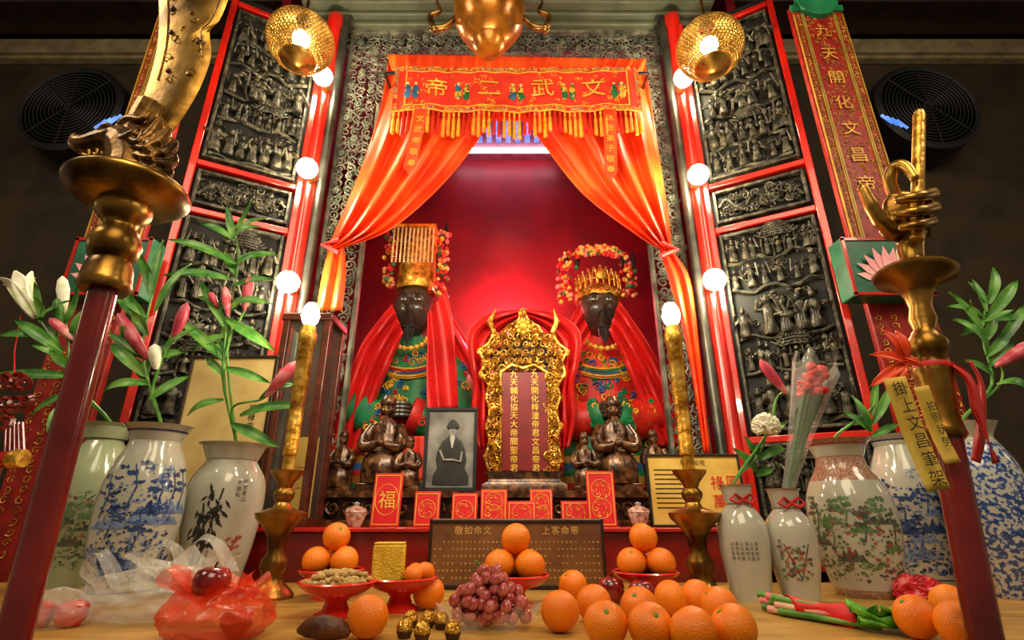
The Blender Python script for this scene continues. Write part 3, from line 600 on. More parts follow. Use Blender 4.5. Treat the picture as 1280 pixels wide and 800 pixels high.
# ---------- small seated statues
def small(px,pyb,pyt,Y,lab,grp=None,zb=1.3):
    h=zy(pyt,Y)-zb; x=P(px,(pyb+pyt)/2,Y).x; t=T('small_statue',lab,'statue',(x,Y,zb),grp)
    M=lambda pts:[(x+a*h,Y+b_*h,zb+c*h) for a,b_,c in pts]
    MB().box((x,Y,zb+.04*h),(.44*h,.34*h,.08*h)).box((x,Y+.1*h,zb+.28*h),(.34*h,.05*h,.44*h)).build('throne',statd,t,bev=.01*h)
    MB().loft([(x,Y+o*h,zb+z*h,rx*h,ry*h) for z,rx,ry,o in ((.08,.2,.16,-.04),(.2,.2,.17,-.05),(.32,.19,.16,-.04),(.42,.14,.11,0),(.55,.155,.1,.02),(.66,.155,.09,.02),(.71,.09,.075,.02),(.75,.05,.05,.01))],32,.06,10).build('robe',statd,t)
    for q in (-1,1): MB().ctube(M([(q*.14,0,.66),(q*.2,-.06,.52),(q*.17,-.15,.43),(q*.04,-.18,.46)]),[.055*h,.065*h,.062*h,.04*h],12,12).build('sleeve',statd,t)
    MB().ball((x,Y-.19*h,zb+.47*h),(.045*h,.036*h,.04*h),10,7).build('hands',statd,t)
    hd=MB().head((x,Y,zb+.83*h),.088*h).build('head',statd,t)
    MB().lathe([(.075*h,0),(.085*h,.02*h),(.07*h,.07*h),(.05*h,.11*h),(0,.12*h)],14,c=(x,Y,zb+.88*h)).build('hat',statd,t)
    b=MB()
    for i in range(3): b.ctube(M([((i-1)*.02,-.09,.755),((i-1)*.022,-.11,.68),((i-1)*.008,-.115,.6)]),[.016*h,.014*h,.004*h],6,6)
    b.build('beard',statd,hd)
    return t
small(482,590,494,2.32,'dark seated statue with folded sleeves left of the portrait photograph')
small(768,600,495,2.32,'dark seated statue with long robe right of the gilt tablet')
small(428,596,538,2.34,'small dark attendant statue beside the display case'); small(731,600,540,2.27,'small dark attendant statue just right of the gilt tablet'); small(818,600,537,2.34,'small dark attendant statue left of the right candle lamp'); small(512,596,545,2.23,'tiny dark kneeling statue in front of the left seated statue')
# framed photograph
def frame(name,lab,cat,px0,px1,py0,py1,Y,zb,fm,inner,bw=.016,draw=None,lean=.0):
    x0,x1=P(px0,(py0+py1)/2,Y).x,P(px1,(py0+py1)/2,Y).x; h=zy(py0,Y)-zb; w_=x1-x0
    t=T(name,lab,cat,((x0+x1)/2,Y,zb)); t.rotation_euler=(-lean,0,0)
    for a,c in (((-w_/2,0,0),(w_/2,.02,bw)),((-w_/2,0,h-bw),(w_/2,.02,h)),((-w_/2,0,bw),(-w_/2+bw,.02,h-bw)),((w_/2-bw,0,bw),(w_/2,.02,h-bw))): MB().span(a,c).build('frame_rail',fm,t,bev=.002,local=True)
    p=MB().span((-w_/2+bw,.008,bw),(w_/2-bw,.016,h-bw)).build('picture',inner,t,local=True)
    if draw: draw(p,w_,h)
    return t
def portrait(t,w_,h):
    MB().ball((.03*w_,.006,h*.7),(w_*.075,.004,h*.06),16,10).build('picture_face',gr1,t,local=True)
    MB().loft([(.02*w_,.007,h*z,w_*r,.003) for z,r in ((.07,.34),(.18,.33),(.26,.26),(.36,.29),(.48,.26),(.58,.19),(.64,.08),(.66,.05))],24,.0).build('picture_dress',gr2,t,local=True); MB().loft([(.03*w_,.004,h*z,w_*r,.003) for z,r in ((.74,.1),(.76,.12),(.81,.09),(.85,.03))],20).build('picture_hat',gr2,t,local=True); MB().loft([(.03*w_,.002,h*z,w_*r,.003) for z,r in ((.5,.008),(.56,.03),(.62,.05),(.66,.04))],16).build('picture_beard',MAT('photo_white',['9a9a94','c8c8c0'],.5),t,local=True)
    b=MB(); b.tube([(-.2*w_,.002,h*.48),(-.12*w_,.001,h*.36),(.05*w_,.001,h*.36),(.2*w_,.001,h*.34),(.22*w_,.002,h*.46)],.005,6); b.build('picture_fold',gr1,t,local=True)
frame('framed_photograph','black framed monochrome portrait photograph left of the gilt tablet','photograph',530,596,509,604,2.2,1.3,black,MAT('photo_bg',['5c5c58','96968e'],.3,0,9),.014,portrait,.03)
def cert(t,w_,h):
    b=MB()
    for i in range(9): b.span((-w_*.42,.006,h*(.25+i*.065)),(-w_*.42+w_*R.uniform(.3,.42),.008,h*(.25+i*.065)+.003))
    b.text('敬神如在',(0,.006,h*.88),.022); b.build('lettering',ink,t,local=True)
    MB().text('祿國',(w_*.315,.005,h*.6),.052).text('萬堂',(w_*.315,.005,h*.34),.052).build('seal',cards,t,local=True,smooth=False)
frame('framed_certificate','yellow certificate with red seal characters in thin dark frame beside right candlestick','certificate',811,931,567,656,1.96,1.17,black,MAT('gold_paper',['d0a444','e8c664'],.6,0,8),.008,cert,.03)
def paint(t,w_,h):
    b=MB()
    for i in range(5):
        x=-w_*.32+i*w_*.14
        for k,(r_,hh,dz) in enumerate(((.024,.05,.0),(.018,.03,.05),(.011,.014,.088))): b.k=(4 if k==2 else R.randrange(4)); b.ball((x,.007,h*.3+dz),(r_,.003,hh),9,6)
    b.build('painted_figures',[cards,blue,dgreen,ink,MAT('painted_skin',['d8a878','e8c098'])],t,local=True)
    b=MB().text('福祿壽',(w_*.3,.006,h*.7),.03,True); b.build('lettering',ink,t,local=True,smooth=False)
frame('framed_painting','framed cream painting of robed figures behind the bamboo vase','painting',224,338,444,575,1.875,1.0,dark,MAT('old_paper',['b89a5c','d0b478'],.7,0,8),.012,paint,.0)
# display case
x0,x1=P(344,500,1.97).x,P(398,500,1.97).x; zt=zy(394,1.97)
t=T('display_case','tall narrow reddish wood glass case behind the left candlestick','display case',((x0+x1)/2,2.06,1.17))
for x in (x0,x1):
    for y in (1.97,2.13): MB().span((x-.014,y-.014,1.17),(x+.014,y+.014,zt)).build('post',brown,t,bev=.003)
for z in (1.185,zt-.012): MB().span((x0-.02,1.95,z-.015),(x1+.02,2.15,z+.015)).build('board',brown,t,bev=.004)
MB().span((x0,2.125,1.2),(x1,2.13,zt)).build('back',brown,t); MB().span((x0,1.97,1.2),(x1,1.973,zt)).build('front_glass',glass,t); MB().span((x1-.002,1.97,1.2),(x1,2.13,zt)).build('side_glass',glass,t)
tag(MB().span((x0+.02,2.08,1.2),(x1-.02,2.09,1.5)).text('福',((x0+x1)/2,2.075,1.35),.1).build('gilt_card',yel),'yellow card standing inside the glass case','card')
# ---------- red cards, cups, plaque
for px,py0,py1,wp,tx,lab in ((480,591,660,36,'福','tall red card with gold character left of the others'),(532,614,662,32,'','red gold printed card next to the tall left card'),(580,616,647,32,'','small red card under the portrait photograph'),(617,611,646,33,'','square red card between photograph and tablet'),(652,626,648,36,'','low red card under the gilt tablet'),(677,611,648,28,'','upright red card under right edge of tablet'),(720,626,649,36,'','low red card with round seal beside the tall right card'),(754,588,659,35,'','tallest red card in front of the right seated statue')):
    Y=1.97 if py1>655 else 2.06; z0=1.17; x=P(px,py1,Y).x; h=max(.05,zy(py0,Y)-z0); w_=wp*sc(py0,Y)
    t=T('red_card',lab,'card',(x,Y,z0),'red cards on the altar step'); t.rotation_euler=(-.1,0,R.uniform(-.08,.08))
    cd=MB().box((0,0,h/2),(w_,.006,h)).build('card',cards,t,local=True,bev=.0015)
    b=MB()
    for z in (.008,h-.008): b.box((0,-.004,z),(w_*.86,.001,.0025))
    for q in (-1,1): b.box((q*w_*.43,-.004,h/2),(.0025,.001,h-.016))
    if tx:
        b.text(tx,(0,-.0045,h*.5),w_*.62)
        b.tube([(w_*.4*sin(k*pi/12),-.004,h*.5+w_*.5*cos(k*pi/12)) for k in range(25)],.0012,4)
    else:
        for zc in ([h*.5] if h<.13 else [h*.32,h*.66]):
            for k in range(6): a=k*pi/3; b.spiral((w_*.2*cos(a),-.004,zc+w_*.2*sin(a)),w_*.1,a,1,.0012,1.2,9,3)
            b.tube([(w_*.33*sin(k*pi/12),-.004,zc+w_*.33*cos(k*pi/12)) for k in range(25)],.001,4)
    b.build('gold_print',goldp,cd,local=True,smooth=False)
for px,lab in ((444,'left'),(799,'right')):
    x=P(px,650,1.96).x; t=T('lidded_cup','small %s lidded porcelain tea cup on the altar step'%lab,'cup',(x,1.96,1.17))
    MB().lathe([(.02,0),(.022,.004),(.03,.018),(.038,.045),(.039,.05),(.036,.05),(.02,.012)],20).build('cup',MAT('pink_porcelain',['a05a50','d8c0b0'],.15,0,60),t,local=True)
    l_=MB().lathe([(.04,.05),(.036,.06),(.014,.07),(.008,.072)],20).build('lid',MAT('pink_lid',['904a40','d0b0a0'],.15,0,60),t,local=True); MB().lathe([(.008,.07),(.013,.08),(0,.085)],12).build('knob',white,l_,local=True)
t=T('bronze_plaque','brown engraved plaque standing behind the centre orange dish','plaque',(P(646,737,1.74).x,1.74,1.0)); t.rotation_euler=(-.06,0,0)
h=.2; w_=222*sc(700,1.74)
pl=MB().box((0,0,h/2),(w_,.02,h)).build('plate',MAT('plaque_brown',['5e3a1c','7c5028'],.45,.1,10),t,local=True,bev=.003)
b=MB()
for z in (.008,h-.008): b.box((0,-.012,z),(w_,.006,.01))
for q in (-1,1): b.box((q*(w_/2-.005),-.012,h/2),(.01,.006,h))
b.build('rim',dark,pl,local=True,bev=.002)
b=MB().text('敬如命文',(-w_*.25,-.0115,h*.83),.027).text('上客命帝',(w_*.25,-.0115,h*.83),.027)
for k in range(6):
    for i in range(38):
        x=-w_*.46+i*w_*.92/37
        if abs(x)>.015 and R.random()<.85: b.box((x,-.011,h*(.66-k*.1)),(R.uniform(.004,.009),.001,.0015)); b.box((x+R.uniform(-.002,.002),-.011,h*(.66-k*.1)),(.0015,.001,R.uniform(.004,.009)))
b.build('lettering',MAT('dull_gold',['c09446','e0b464'],.5,.2),pl,local=True,smooth=False)
# ---------- candlesticks
def cstick(px,lab):
    py=748; Y=yz(py,1.0); x=P(px,py,Y).x; k_=off(px); t=T('candlestick',lab,'candlestick',(x,Y,1.0))
    pr=lambda L:[(hw*k_*sc(p,Y),zy(p,Y)-1.0) for hw,p in L]
    MB().lathe(pr([(31,748),(32,744),(27,738),(18,730),(14,718),(18,708),(17,700),(11,690),(13,672),(20,660),(32,648),(34,641),(30,640),(12,634),(9,628),(13,622),(14,616),(9,610),(11,604),(21,592),(22,588),(10,587)]),28).build('base',pbrass,t,local=True)
    cd=MB().lathe(pr([(8,592),(8,570),(10,569),(10,560),(9,558),(10,430),(12,428),(12,418),(10,414),(9,408)]),20).build('candle_tube',gold,t,local=True)
    MB().lathe(pr([(5,408),(10,402),(12,395),(10,386),(6,380),(0,378)]),16).build('flame_bulb',bulbm,cd,local=True)
cstick(336,'brass candlestick with glowing bulb in front of the glass case'); cstick(880,'brass candlestick with glowing bulb beside the yellow certificate')
# ---------- vases
def vase(px,py,Y,prof,mats,lab,deco=None,name='vase'):
    x=P(px,py,Y).x; k_=off(px); zs=[(hw*k_*sc(p,Y),zy(p,Y)-1.0)+((k[0],) if k else ()) for hw,p,*k in prof]
    dz=zs[0][1]; H=zs[-1][1]; zs=[(q[0],(q[1]-dz)*H/(H-dz))+tuple(q[2:]) for q in zs]
    pp=[]; m=[q[2] if len(q)>2 else 0 for q in zs]; pts=[(q[0],q[1]) for q in zs]; n=len(pts)-1
    for i in range(n):
        for j in range(4): a=cr(pts,(i+j/4)/n); pp.append((max(a[0],.004),a[1],m[i]))
    pp.append(pts[-1]+(m[-1],)); top=pts[-1]
    body=pp+[(top[0]*.88,top[1]),(top[0]*.7,top[1]-.05),(0,top[1]-.06)]
    b=MB(); b.lathe(body,40)
    c=V((-x,-Y,0)).normalized(); rt=V((-c.y,c.x,0))
    def rad(z):
        for i in range(len(pp)-1):
            if pp[i][1]<=z<=pp[i+1][1]: f=(z-pp[i][1])/max(1e-6,pp[i+1][1]-pp[i][1]); return pp[i][0]+(pp[i+1][0]-pp[i][0])*f
        return pp[-1][0]
    def wp(s_,z): r=rad(z); a=s_/max(r,.01); return c*(r+.0012)*cos(a)+rt*(r+.0012)*sin(a)+V((0,0,z))
    if deco: deco(b,wp,H,rad)
    t=T(name,lab,'vase',(x,Y,1.0)); b.build('body',mats,t,local=True)
    return t,V((x,Y,1.0+H)),rad
def blobs(b,wp,cx,cz,wd,ht,n,ks,s0=.006,s1=.016):
    for i in range(n):
        b.k=R.choice(ks); x=cx+R.uniform(-1,1)*wd; z=cz+R.uniform(-1,1)*ht; s_=R.uniform(s0,s1); m=7; a0=R.random()*6
        b.add([wp(x,z)]+[wp(x+s_*R.uniform(.5,1.2)*cos(a0+j*2*pi/m),z+s_*.7*R.uniform(.5,1.2)*sin(a0+j*2*pi/m)) for j in range(m)],[(0,1+j,1+(j+1)%m) for j in range(m)])
def mount(b,wp,cx,z0,wd,ht,k):
    b.k=k; n=18; top=[(cx-wd+2*wd*i/n,z0+ht*(sin(pi*i/n)**.9)*(.75+.25*sin(i*1.9+cx*90))) for i in range(n+1)]
    b.add([wp(x,z0) for x,z in top]+[wp(x,(z+z0)/2) for x,z in top]+[wp(x,z) for x,z in top],[(r*(n+1)+i,r*(n+1)+i+1,(r+1)*(n+1)+i+1,(r+1)*(n+1)+i) for r in (0,1) for i in range(n)])
def line(b,wp,p,q,w_,n=6):
    d=V((q[0]-p[0],q[1]-p[1])); 
    if d.length<1e-6: return
    s_=V((-d.y,d.x)).normalized()*w_
    vs=[]
    for i in range(n+1):
        a=V((p[0]+d.x*i/n,p[1]+d.y*i/n)); vs+=[wp(a.x+s_.x,a.y+s_.y),wp(a.x-s_.x,a.y-s_.y)]
    b.add(vs,[(2*i,2*i+1,2*i+3,2*i+2) for i in range(n)])
def pine(b,wp,x,z,h,k):
    b.k=k; line(b,wp,(x,z),(x+h*.12,z+h*.5),.0022); line(b,wp,(x+h*.12,z+h*.5),(x,z+h),.0016)
    for i in range(6): blobs(b,wp,x+R.uniform(-.3,.3)*h,z+h*R.uniform(.45,1.05),.012,.004,8,[k],.003,.008)
def d_blue(b,wp,H,rad):
    for i in range(8): mount(b,wp,-.1+i*.028,H*R.uniform(.14,.5),R.uniform(.04,.065),H*R.uniform(.06,.13),(2,2,1)[i%3])
    blobs(b,wp,.0,H*.2,.12,H*.12,300,[1,1,2],.002,.008); blobs(b,wp,-.01,H*.48,.09,H*.16,190,[1,2],.002,.007); blobs(b,wp,.03,H*.72,.03,H*.03,24,[2],.002,.006)
    for i in range(7): pine(b,wp,-.1+i*.033,H*R.uniform(.22,.5),H*R.uniform(.14,.26),1)
    b.k=1; line(b,wp,(-.2,H*.96),(.2,H*.96),.0025,24); line(b,wp,(-.2,H*.05),(.2,H*.05),.002,24)
def d_bam(b,wp,H,rad):
    b.k=1
    for x0,lean,h0,h1 in ((-.045,.006,.15,.68),(-.022,-.006,.15,.58),(-.062,.004,.18,.5)):
        n=6
        for i in range(n): z0=H*(h0+(h1-h0)*i/n); z1=H*(h0+(h1-h0)*(i+.9)/n); line(b,wp,(x0+lean*i,z0),(x0+lean*(i+.9),z1),.0026,2)
        for i in range(26):
            z=H*R.uniform(h0+.12,h1+.03); a=R.uniform(-2.6,-.5); l=R.uniform(.022,.038); x=x0+R.uniform(-.014,.022)
            q=(x+l*cos(a),z+l*sin(a)); m=((x+q[0])/2,(z+q[1])/2); s_=(-sin(a)*.004,cos(a)*.004)
            b.add([wp(x,z),wp(m[0]+s_[0],m[1]+s_[1]),wp(*q),wp(m[0]-s_[0],m[1]-s_[1])],[(0,1,2,3)])
    b.text('咬定青山',(.05,0,H*.66),.0155,True,1.1,wp).text('不放松',(.032,0,H*.67),.0155,True,1.1,wp)
    b.k=2; line(b,wp,(.03,H*.15),(.05,H*.36),.0014)
    blobs(b,wp,.045,H*.3,.022,H*.07,22,[2],.003,.007)
def d_col(b,wp,H,rad):
    for i in range(6): mount(b,wp,-.1+i*.04,H*R.uniform(.2,.5),.04,H*R.uniform(.04,.09),R.choice((1,3)))
    blobs(b,wp,0,H*.36,.12,H*.2,260,[1,1,2,3],.002,.008); blobs(b,wp,0,H*.16,.1,H*.06,80,[1,3],.002,.007)
    for i in range(6): pine(b,wp,-.1+i*.04,H*R.uniform(.22,.42),H*R.uniform(.14,.22),R.choice((1,3)))
    b.k=2; line(b,wp,(-.2,H*.965),(.2,H*.965),.002,24)
def d_pl(b,wp,H,rad):
    b.k=3
    for q in (-1,1): line(b,wp,(.01,H*.2),(.01+q*.03,H*.5),.0015)
    blobs(b,wp,.0,H*.34,.04,H*.15,90,[1,2,3],.002,.007); b.k=3; b.text('花開富貴',(-.03,0,H*.45),.012,True,1.1,wp)
def d_call(b,wp,H,rad):
    b.k=3
    for i in range(6): b.text('清風明月' if i%2 else '山水有情',(-.03+i*.012,0,H*.42),.0105,True,1.15,wp)
vg=MAT('vase_sage',['4a6a42','6e8e62'],.3,0,60); vr=MAT('vase_rose',['983028','b85a48'],.3,0,60); vi=MAT('vase_ink',['3c4a44','5a5a50'],.3,0,60)
vbrown=MAT('vase_neck_pattern',['b09880','8a3a2c','bba894','a86048','6a7a5a'],.2,0,110,pos=[0,.44,.5,.55,.62],const=True,coat=.4)
cel=MAT('celadon',['8c9c7c','a8b090'],.15,0,6,coat=.5); bl=MAT('blue_pattern',['b8b8b4','b8b8b4','3a5a98','24407e'],.15,0,90,pos=[0,.45,.49,.58],const=True,coat=.5)
v0,m0,r0=vase(80,740,1.8,[(34,740),(44,692),(52,640),(47,595),(32,562),(25,550),(28,541),(42,531)],[cel,vg,vr,vi],'pale green landscape vase at far left behind the red pole',d_col)
v1,m1,r1=vase(150,742,1.56,[(44,742),(48,732),(56,692),(60,650),(57,610),(47,578),(36,557),(35,548),(41,539),(48,533)],[white,blue,lblue,ink],'white vase painted with blue mountains left of the bamboo vase',d_blue)
v2,m2,r2=vase(262,730,1.735,[(33,730),(40,714),(48,672),(52,630),(49,600),(37,581),(31,572),(34,564),(42,559),(48,556)],[white,ink,vr,lblue],'white vase painted with black bamboo and calligraphy beside left candlestick',d_bam)
v3,m3,r3=vase(941,756,1.54,[(25,756),(28,735),(33,690),(32,660),(23,640),(14,630),(14,620),(18,611),(24,606)],[white,vg,vr,vi],'slim white vase with tiny calligraphy beside the right candlestick',d_call)
v4,m4,r4=vase(1003,754,1.53,[(24,754),(27,735),(33,700),(33,662),(24,645),(14,634),(14,624),(18,616),(24,611)],[white,vg,vr,vi],'slim white vase holding the cellophane bouquet',d_pl)
v5,m5,r5=vase(1088,754,1.62,[(42,754,4),(46,743),(57,698),(60,660),(57,628),(47,604,4),(35,586,4),(32,570,4),(37,559,4),(46,551,4)],[white,vg,vr,vi,vbrown],'large white landscape vase with brown patterned neck',d_col)
v6,m6,r6=vase(1166,728,1.82,[(34,728),(40,715),(49,670),(51,625),(47,590),(34,562),(33,554),(43,545)],[white,blue,lblue,ink],'white vase with pale blue landscape behind the right pole',d_blue)
v7,m7,r7=vase(1270,748,1.59,[(36,748,4),(42,732,4),(58,680,4),(63,620,4),(56,582,4),(40,556),(36,547),(48,530)],[white,blue,lblue,ink,bl],'blue and white flower patterned vase at the far right edge',None)
for (v,m,p,rd) in ((v3,m3,626,r3),(v4,m4,630,r4)):
    H=m.z-1.0; z=H*.86; q=rd(z)+.004; b=MB(); b.lathe([(q-.001,z-.008),(q+.002,z),(q-.001,z+.008),(q-.003,z)],20)
    for s_ in (-1,1): b.tube([(0,-q-.003,z),(s_*.02,-q-.01,z+.014),(s_*.036,-q-.008,z),(s_*.02,-q-.01,z-.01),(0,-q-.003,z)],.0045,6)
    b.build('neck_ribbon',rcloth,v,local=True)
# ---------- lilies
def bud(b,a,c,r):
    a=V(a);c=V(c);d=c-a; L=d.length; M=d.to_track_quat('Z','Y').to_matrix().to_4x4()
    b.lathe([(r*.25,0),(r*.5,.1*L),(r*.85,.4*L),(r,.65*L),(r*.75,.88*L),(r*.1,L)],12,M,a)
def lily(lab,base,Y,stems,leaves,buds,opens=(),name='lily_plant',extra=0):
    t=T(name,lab,'flowers',base-V((0,0,.05)))
    for s_ in stems:
        pts=[base-V((0,0,.05)),base+V((0,0,.01))]+[P(p[0],p[1],Y+(p[2] if len(p)>2 else 0)) for p in s_]
        sm=[cr([tuple(q) for q in pts],i/16) for i in range(17)]; MB().tube(sm,[.0055-.0025*i/16 for i in range(17)],7).build('stem',green,t)
    b=MB()
    for (x0,y0,x1,y1,w_) in leaves: o=R.uniform(-.06,.04); b.leaf(P(x0,y0,Y),P(x1,y1,Y+o),w_*.8,R.uniform(.005,.03))
    for i in range(extra):
        s_=stems[0]; p=cr([q[:2] for q in s_],R.random()); a=R.uniform(-2.9,-.2); l=R.uniform(35,60)
        b.leaf(P(p[0],p[1],Y),P(p[0]+l*cos(a),p[1]+l*sin(a)*.8,Y+R.uniform(-.08,.08)),.03,R.uniform(.0,.03))
    b.build('foliage',green,t)
    for (x0,y0,x1,y1,r,m) in buds:
        b=MB(); bud(b,P(x0,y0,Y-.01),P(x1,y1,Y-.03),r); b.build('bud',m,t)
    for (x0,y0,x1,y1,r) in opens:
        b=MB(); a=P(x0,y0,Y); c=P(x1,y1,Y-.03); d=(c-a); s_=d.cross(V((0,1,0))).normalized(); u=s_.cross(d).normalized()
        for k in range(6):
            an=k*pi/3; o=(s_*cos(an)+u*sin(an)); tg=(-s_*sin(an)+u*cos(an))
            b.grid(lambda p,v:a+d*v*(1-.1*max(0,v-.8)*5)+o*r*(.12+.75*v-.1*v*v+.25*v**6)+tg*r*.62*(p-.5)*2*sin(pi*min(1,.16+.8*v)),6,10)
        b.build('blossom',wht,t,solid=.001)
    return t
lily('white trumpet lily and buds in the pale green vase at far left',m0,1.72,[[(95,480),(70,430),(46,395)],[(92,480),(85,420),(80,390)]],[(80,440,20,400,.05),(90,470,-5,468,.05),(85,450,40,430,.04),(90,430,120,380,.045),(92,490,40,520,.04),(70,420,100,350,.04),(60,420,0,420,.045),(88,500,60,540,.04)],[(80,392,78,345,.02,wht),(92,425,62,398,.018,pink),(75,408,72,372,.018,green)],[(46,396,20,342,.05)],extra=6)
lily('pink lily buds in the blue mountain vase',m1,1.54,[[(186,480),(178,430),(190,370)],[(190,490),(210,430),(222,400)]],[(182,470,140,430,.045),(184,450,235,440,.045),(188,500,240,470,.045),(185,420,150,350,.04),(195,390,240,330,.04),(190,370,205,300,.04),(190,370,170,310,.04),(187,480,130,490,.04),(200,450,250,410,.035)],[(185,450,147,392,.021,pink),(215,430,234,378,.018,pink),(195,462,193,430,.019,wht)],extra=8)
lily('tall pink lily stems in the bamboo vase',m2,1.69,[[(280,480),(284,400),(298,330),(292,285)],[(290,510),(325,500),(340,490)],[(278,470),(288,420),(286,395)],[(284,440),(300,400),(308,385)]],[(284,400,345,440,.05),(283,420,240,440,.05),(290,350,205,345,.05),(296,330,210,300,.045),(296,330,350,320,.045),(293,300,285,258,.035),(293,300,250,280,.035),(293,300,330,285,.035),(300,520,388,508,.045),(290,530,350,560,.045),(284,380,340,380,.045),(282,460,340,480,.04),(281,450,225,400,.045),(290,360,345,350,.04),(280,500,235,520,.04),(284,410,250,350,.04),(325,500,372,480,.04),(292,290,315,250,.03)],[(305,388,313,345,.018,pink),(285,396,281,358,.016,pink),(272,384,262,365,.013,pink),(332,496,370,452,.022,pink)],(),extra=8)
lily('green lily stems with one pink bud in the far right vase',m7,1.59,[[(1240,480),(1228,420),(1235,370)],[(1250,480),(1250,450)]],[(1235,440,1190,400,.045),(1230,420,1185,365,.045),(1232,400,1270,350,.045),(1235,380,1240,335,.04),(1240,470,1200,450,.04),(1230,400,1200,420,.04),(1245,480,1290,490,.045),(1235,400,1275,400,.045),(1232,390,1215,350,.03),(1240,440,1280,380,.04)],[(1244,458,1300,425,.022,pink)],extra=8)
lily('green stems with narrow leaves in the large landscape vase',m5,1.62,[[(1090,510),(1094,480)]],[(1088,540,1064,495,.035),(1090,530,1114,480,.035),(1088,540,1052,515,.035),(1090,520,1096,470,.03),(1090,545,1122,530,.03)],[])
t=lily('white chrysanthemum with a pink lily bud in the slim calligraphy vase',m3,1.57,[[(948,570),(957,545)],[(960,540),(970,500),(980,490)]],[(945,590,915,560,.035),(948,575,980,560,.035),(950,570,930,545,.03),(960,540,982,530,.03),(945,595,966,585,.03)],[(983,492,950,450,.017,pink)])
b=MB(); c=P(958,534,1.52)
for k in range(160):
    a=R.random()*6.28; z=R.uniform(-.6,1); d=V((cos(a)*math.sqrt(1-z*z),sin(a)*math.sqrt(1-z*z),z)); b.tube([c,c+d*.026,c+d*.04+V((0,0,.003))],[.004,.006,.003],5)
b.build('chrysanthemum_head',wht,t)
t=T('bouquet','red carnation bouquet wrapped in clear cellophane in slim vase','bouquet',m4-V((0,0,.06)))
b=MB(); a=m4-V((0,0,.04)); c=P(1020,452,1.46); d=c-a; M=d.to_track_quat('Z','Y').to_matrix().to_4x4()
b.grid(lambda u,v:a+M.to_3x3()@V(((.014+.046*v**1.3)*(1+.12*v*sin(7*2*pi*u))*cos(2*pi*u),(.014+.046*v**1.3)*(1+.12*v*sin(7*2*pi*u))*sin(2*pi*u),d.length*(v+.06*v*v*sin(5*2*pi*u)))),42,12,True).build('wrap',cell,t)
b=MB()
for i in range(40): b.blob(a+d*R.uniform(.76,.95)+V((R.uniform(-.033,.033),R.uniform(-.04,.02),R.uniform(-.012,.012))),(.011,.011,.009),.35,3,i,None,10,7)
b.build('blossoms',cards,t); b=MB()
for i in range(6): b.tube([a,a+d*.75+V((R.uniform(-.03,.03),R.uniform(-.03,.02),0))],.003,5)
for i in range(12): b.leaf(a+d*.4,a+d*R.uniform(.6,.85)+V((R.uniform(-.04,.04),-.02,0)),.018,.01)
b.build('stems',dgreen,t)
# ---------- dishes and fruit
def mkdish(px,py,lab):
    Y=yz(py,1.0); x=P(px,py,Y).x; t=T('footed_dish',lab,'dish',(x,Y,1.0),'red footed dishes')
    bw=MB().lathe([(.045,0),(.046,.006),(.03,.014),(.024,.03),(.035,.04),(.062,.048),(.084,.064),(.087,.07),(.083,.07),(.06,.054),(0,.048)],36).build('bowl',plast,t,local=True); MB().lathe([(.085,.068),(.09,.071),(.085,.074),(.08,.071),(.085,.068)],36).build('rim',plast,bw,local=True)
    return x,Y
d1=mkdish(411,748,'red footed dish under the left stack of three oranges'); d2=mkdish(418,771,'red footed dish heaped with peanuts'); d3=mkdish(499,763,'red footed dish with yellow sponge cake and kumquats'); d4=mkdish(644,758,'red footed dish under the centre stack of oranges'); d5=mkdish(810,752,'red footed dish under the right stack of oranges')
RO=.038
op=T('orange','o','orange',(0,0,0),'oranges')
b=MB(); b.grid(lambda u,v:(lambda a,bb:V((RO*cos(bb)*cos(a),RO*cos(bb)*sin(a),RO*.96*sin(bb)-(.006*math.exp(-(cos(bb)/.2)**2) if bb>0 else 0))))(2*pi*u,-pi/2+pi*v),28,18,True); b.build('peel',org,op,local=True)
MB().lathe([(.005,0),(.004,.003),(.0,.004)],8,c=(0,0,RO*.96-.006)).build('stem_button',green,op,local=True)
first=[True]
def orange(x,y,z,lab,s_=1,name=None,cat=None):
    o=op if first[0] else dup(op); first[0]=False
    o.location=(x,y,z); o['label']=lab; o.rotation_euler=(R.uniform(-.9,.9),R.uniform(-.9,.9),R.random()*6); o.scale=(s_,)*3
    if name: o.name=name; o['category']=cat; o['group']='kumquats'
for (x,Y),n in ((d1,'left'),(d4,'centre'),(d5,'right')):
    z=1.0565+RO; orange(x-.04,Y-.018,z,'lower left orange in the %s red dish stack'%n); orange(x+.038,Y-.022,z,'lower right orange in the %s red dish stack'%n); orange(x+.002,Y+.046,z,'back orange in the %s red dish stack'%n) ; orange(x+.002,Y+.002,z+.061,'top orange of the %s red dish stack'%n)
for px,py,lab in ((536,740,'loose orange beside the sponge cake dish, left of grapes'),(460,770,'loose orange in front of the peanut dish'),(716,731,'loose orange nearest the bronze plaque, right of centre dish'),(700,763,'loose front orange just right of the grapes'),(742,753,'loose orange behind the front row, below the left apple'),(757,779,'second loose front orange right of the grapes'),(813,782,'third loose front orange right of the grapes'),(799,757,'loose orange half hidden below the right apple'),(839,747,'loose orange under the right dish, right of the apples'),(870,746,'loose orange at the foot of the right candlestick'),(899,757,'loose orange in front of the right candlestick base'),(866,788,'front edge orange under the right candlestick'),(917,784,'rightmost front orange left of the green onions'),(1145,770,'orange beside the lettuce at right'),(1200,780,'front orange behind the right red pole'),(1188,754,'back orange behind the right red pole')):
    z=1.0+RO; Y=(z-CZ)/el(py); orange((px-640)*sc(py,Y),Y,z-.001,lab)
for i,(dx,dy,dz,l) in enumerate(((.034,-.035,0,'front kumquat beside the sponge cake'),(.058,-.005,.004,'back kumquat beside the sponge cake'),(.03,.012,.0,'upper kumquat tucked against the sponge cake'))): orange(d3[0]+dx,d3[1]+dy,1.058+.022+dz,l,.6,'kumquat','kumquat')
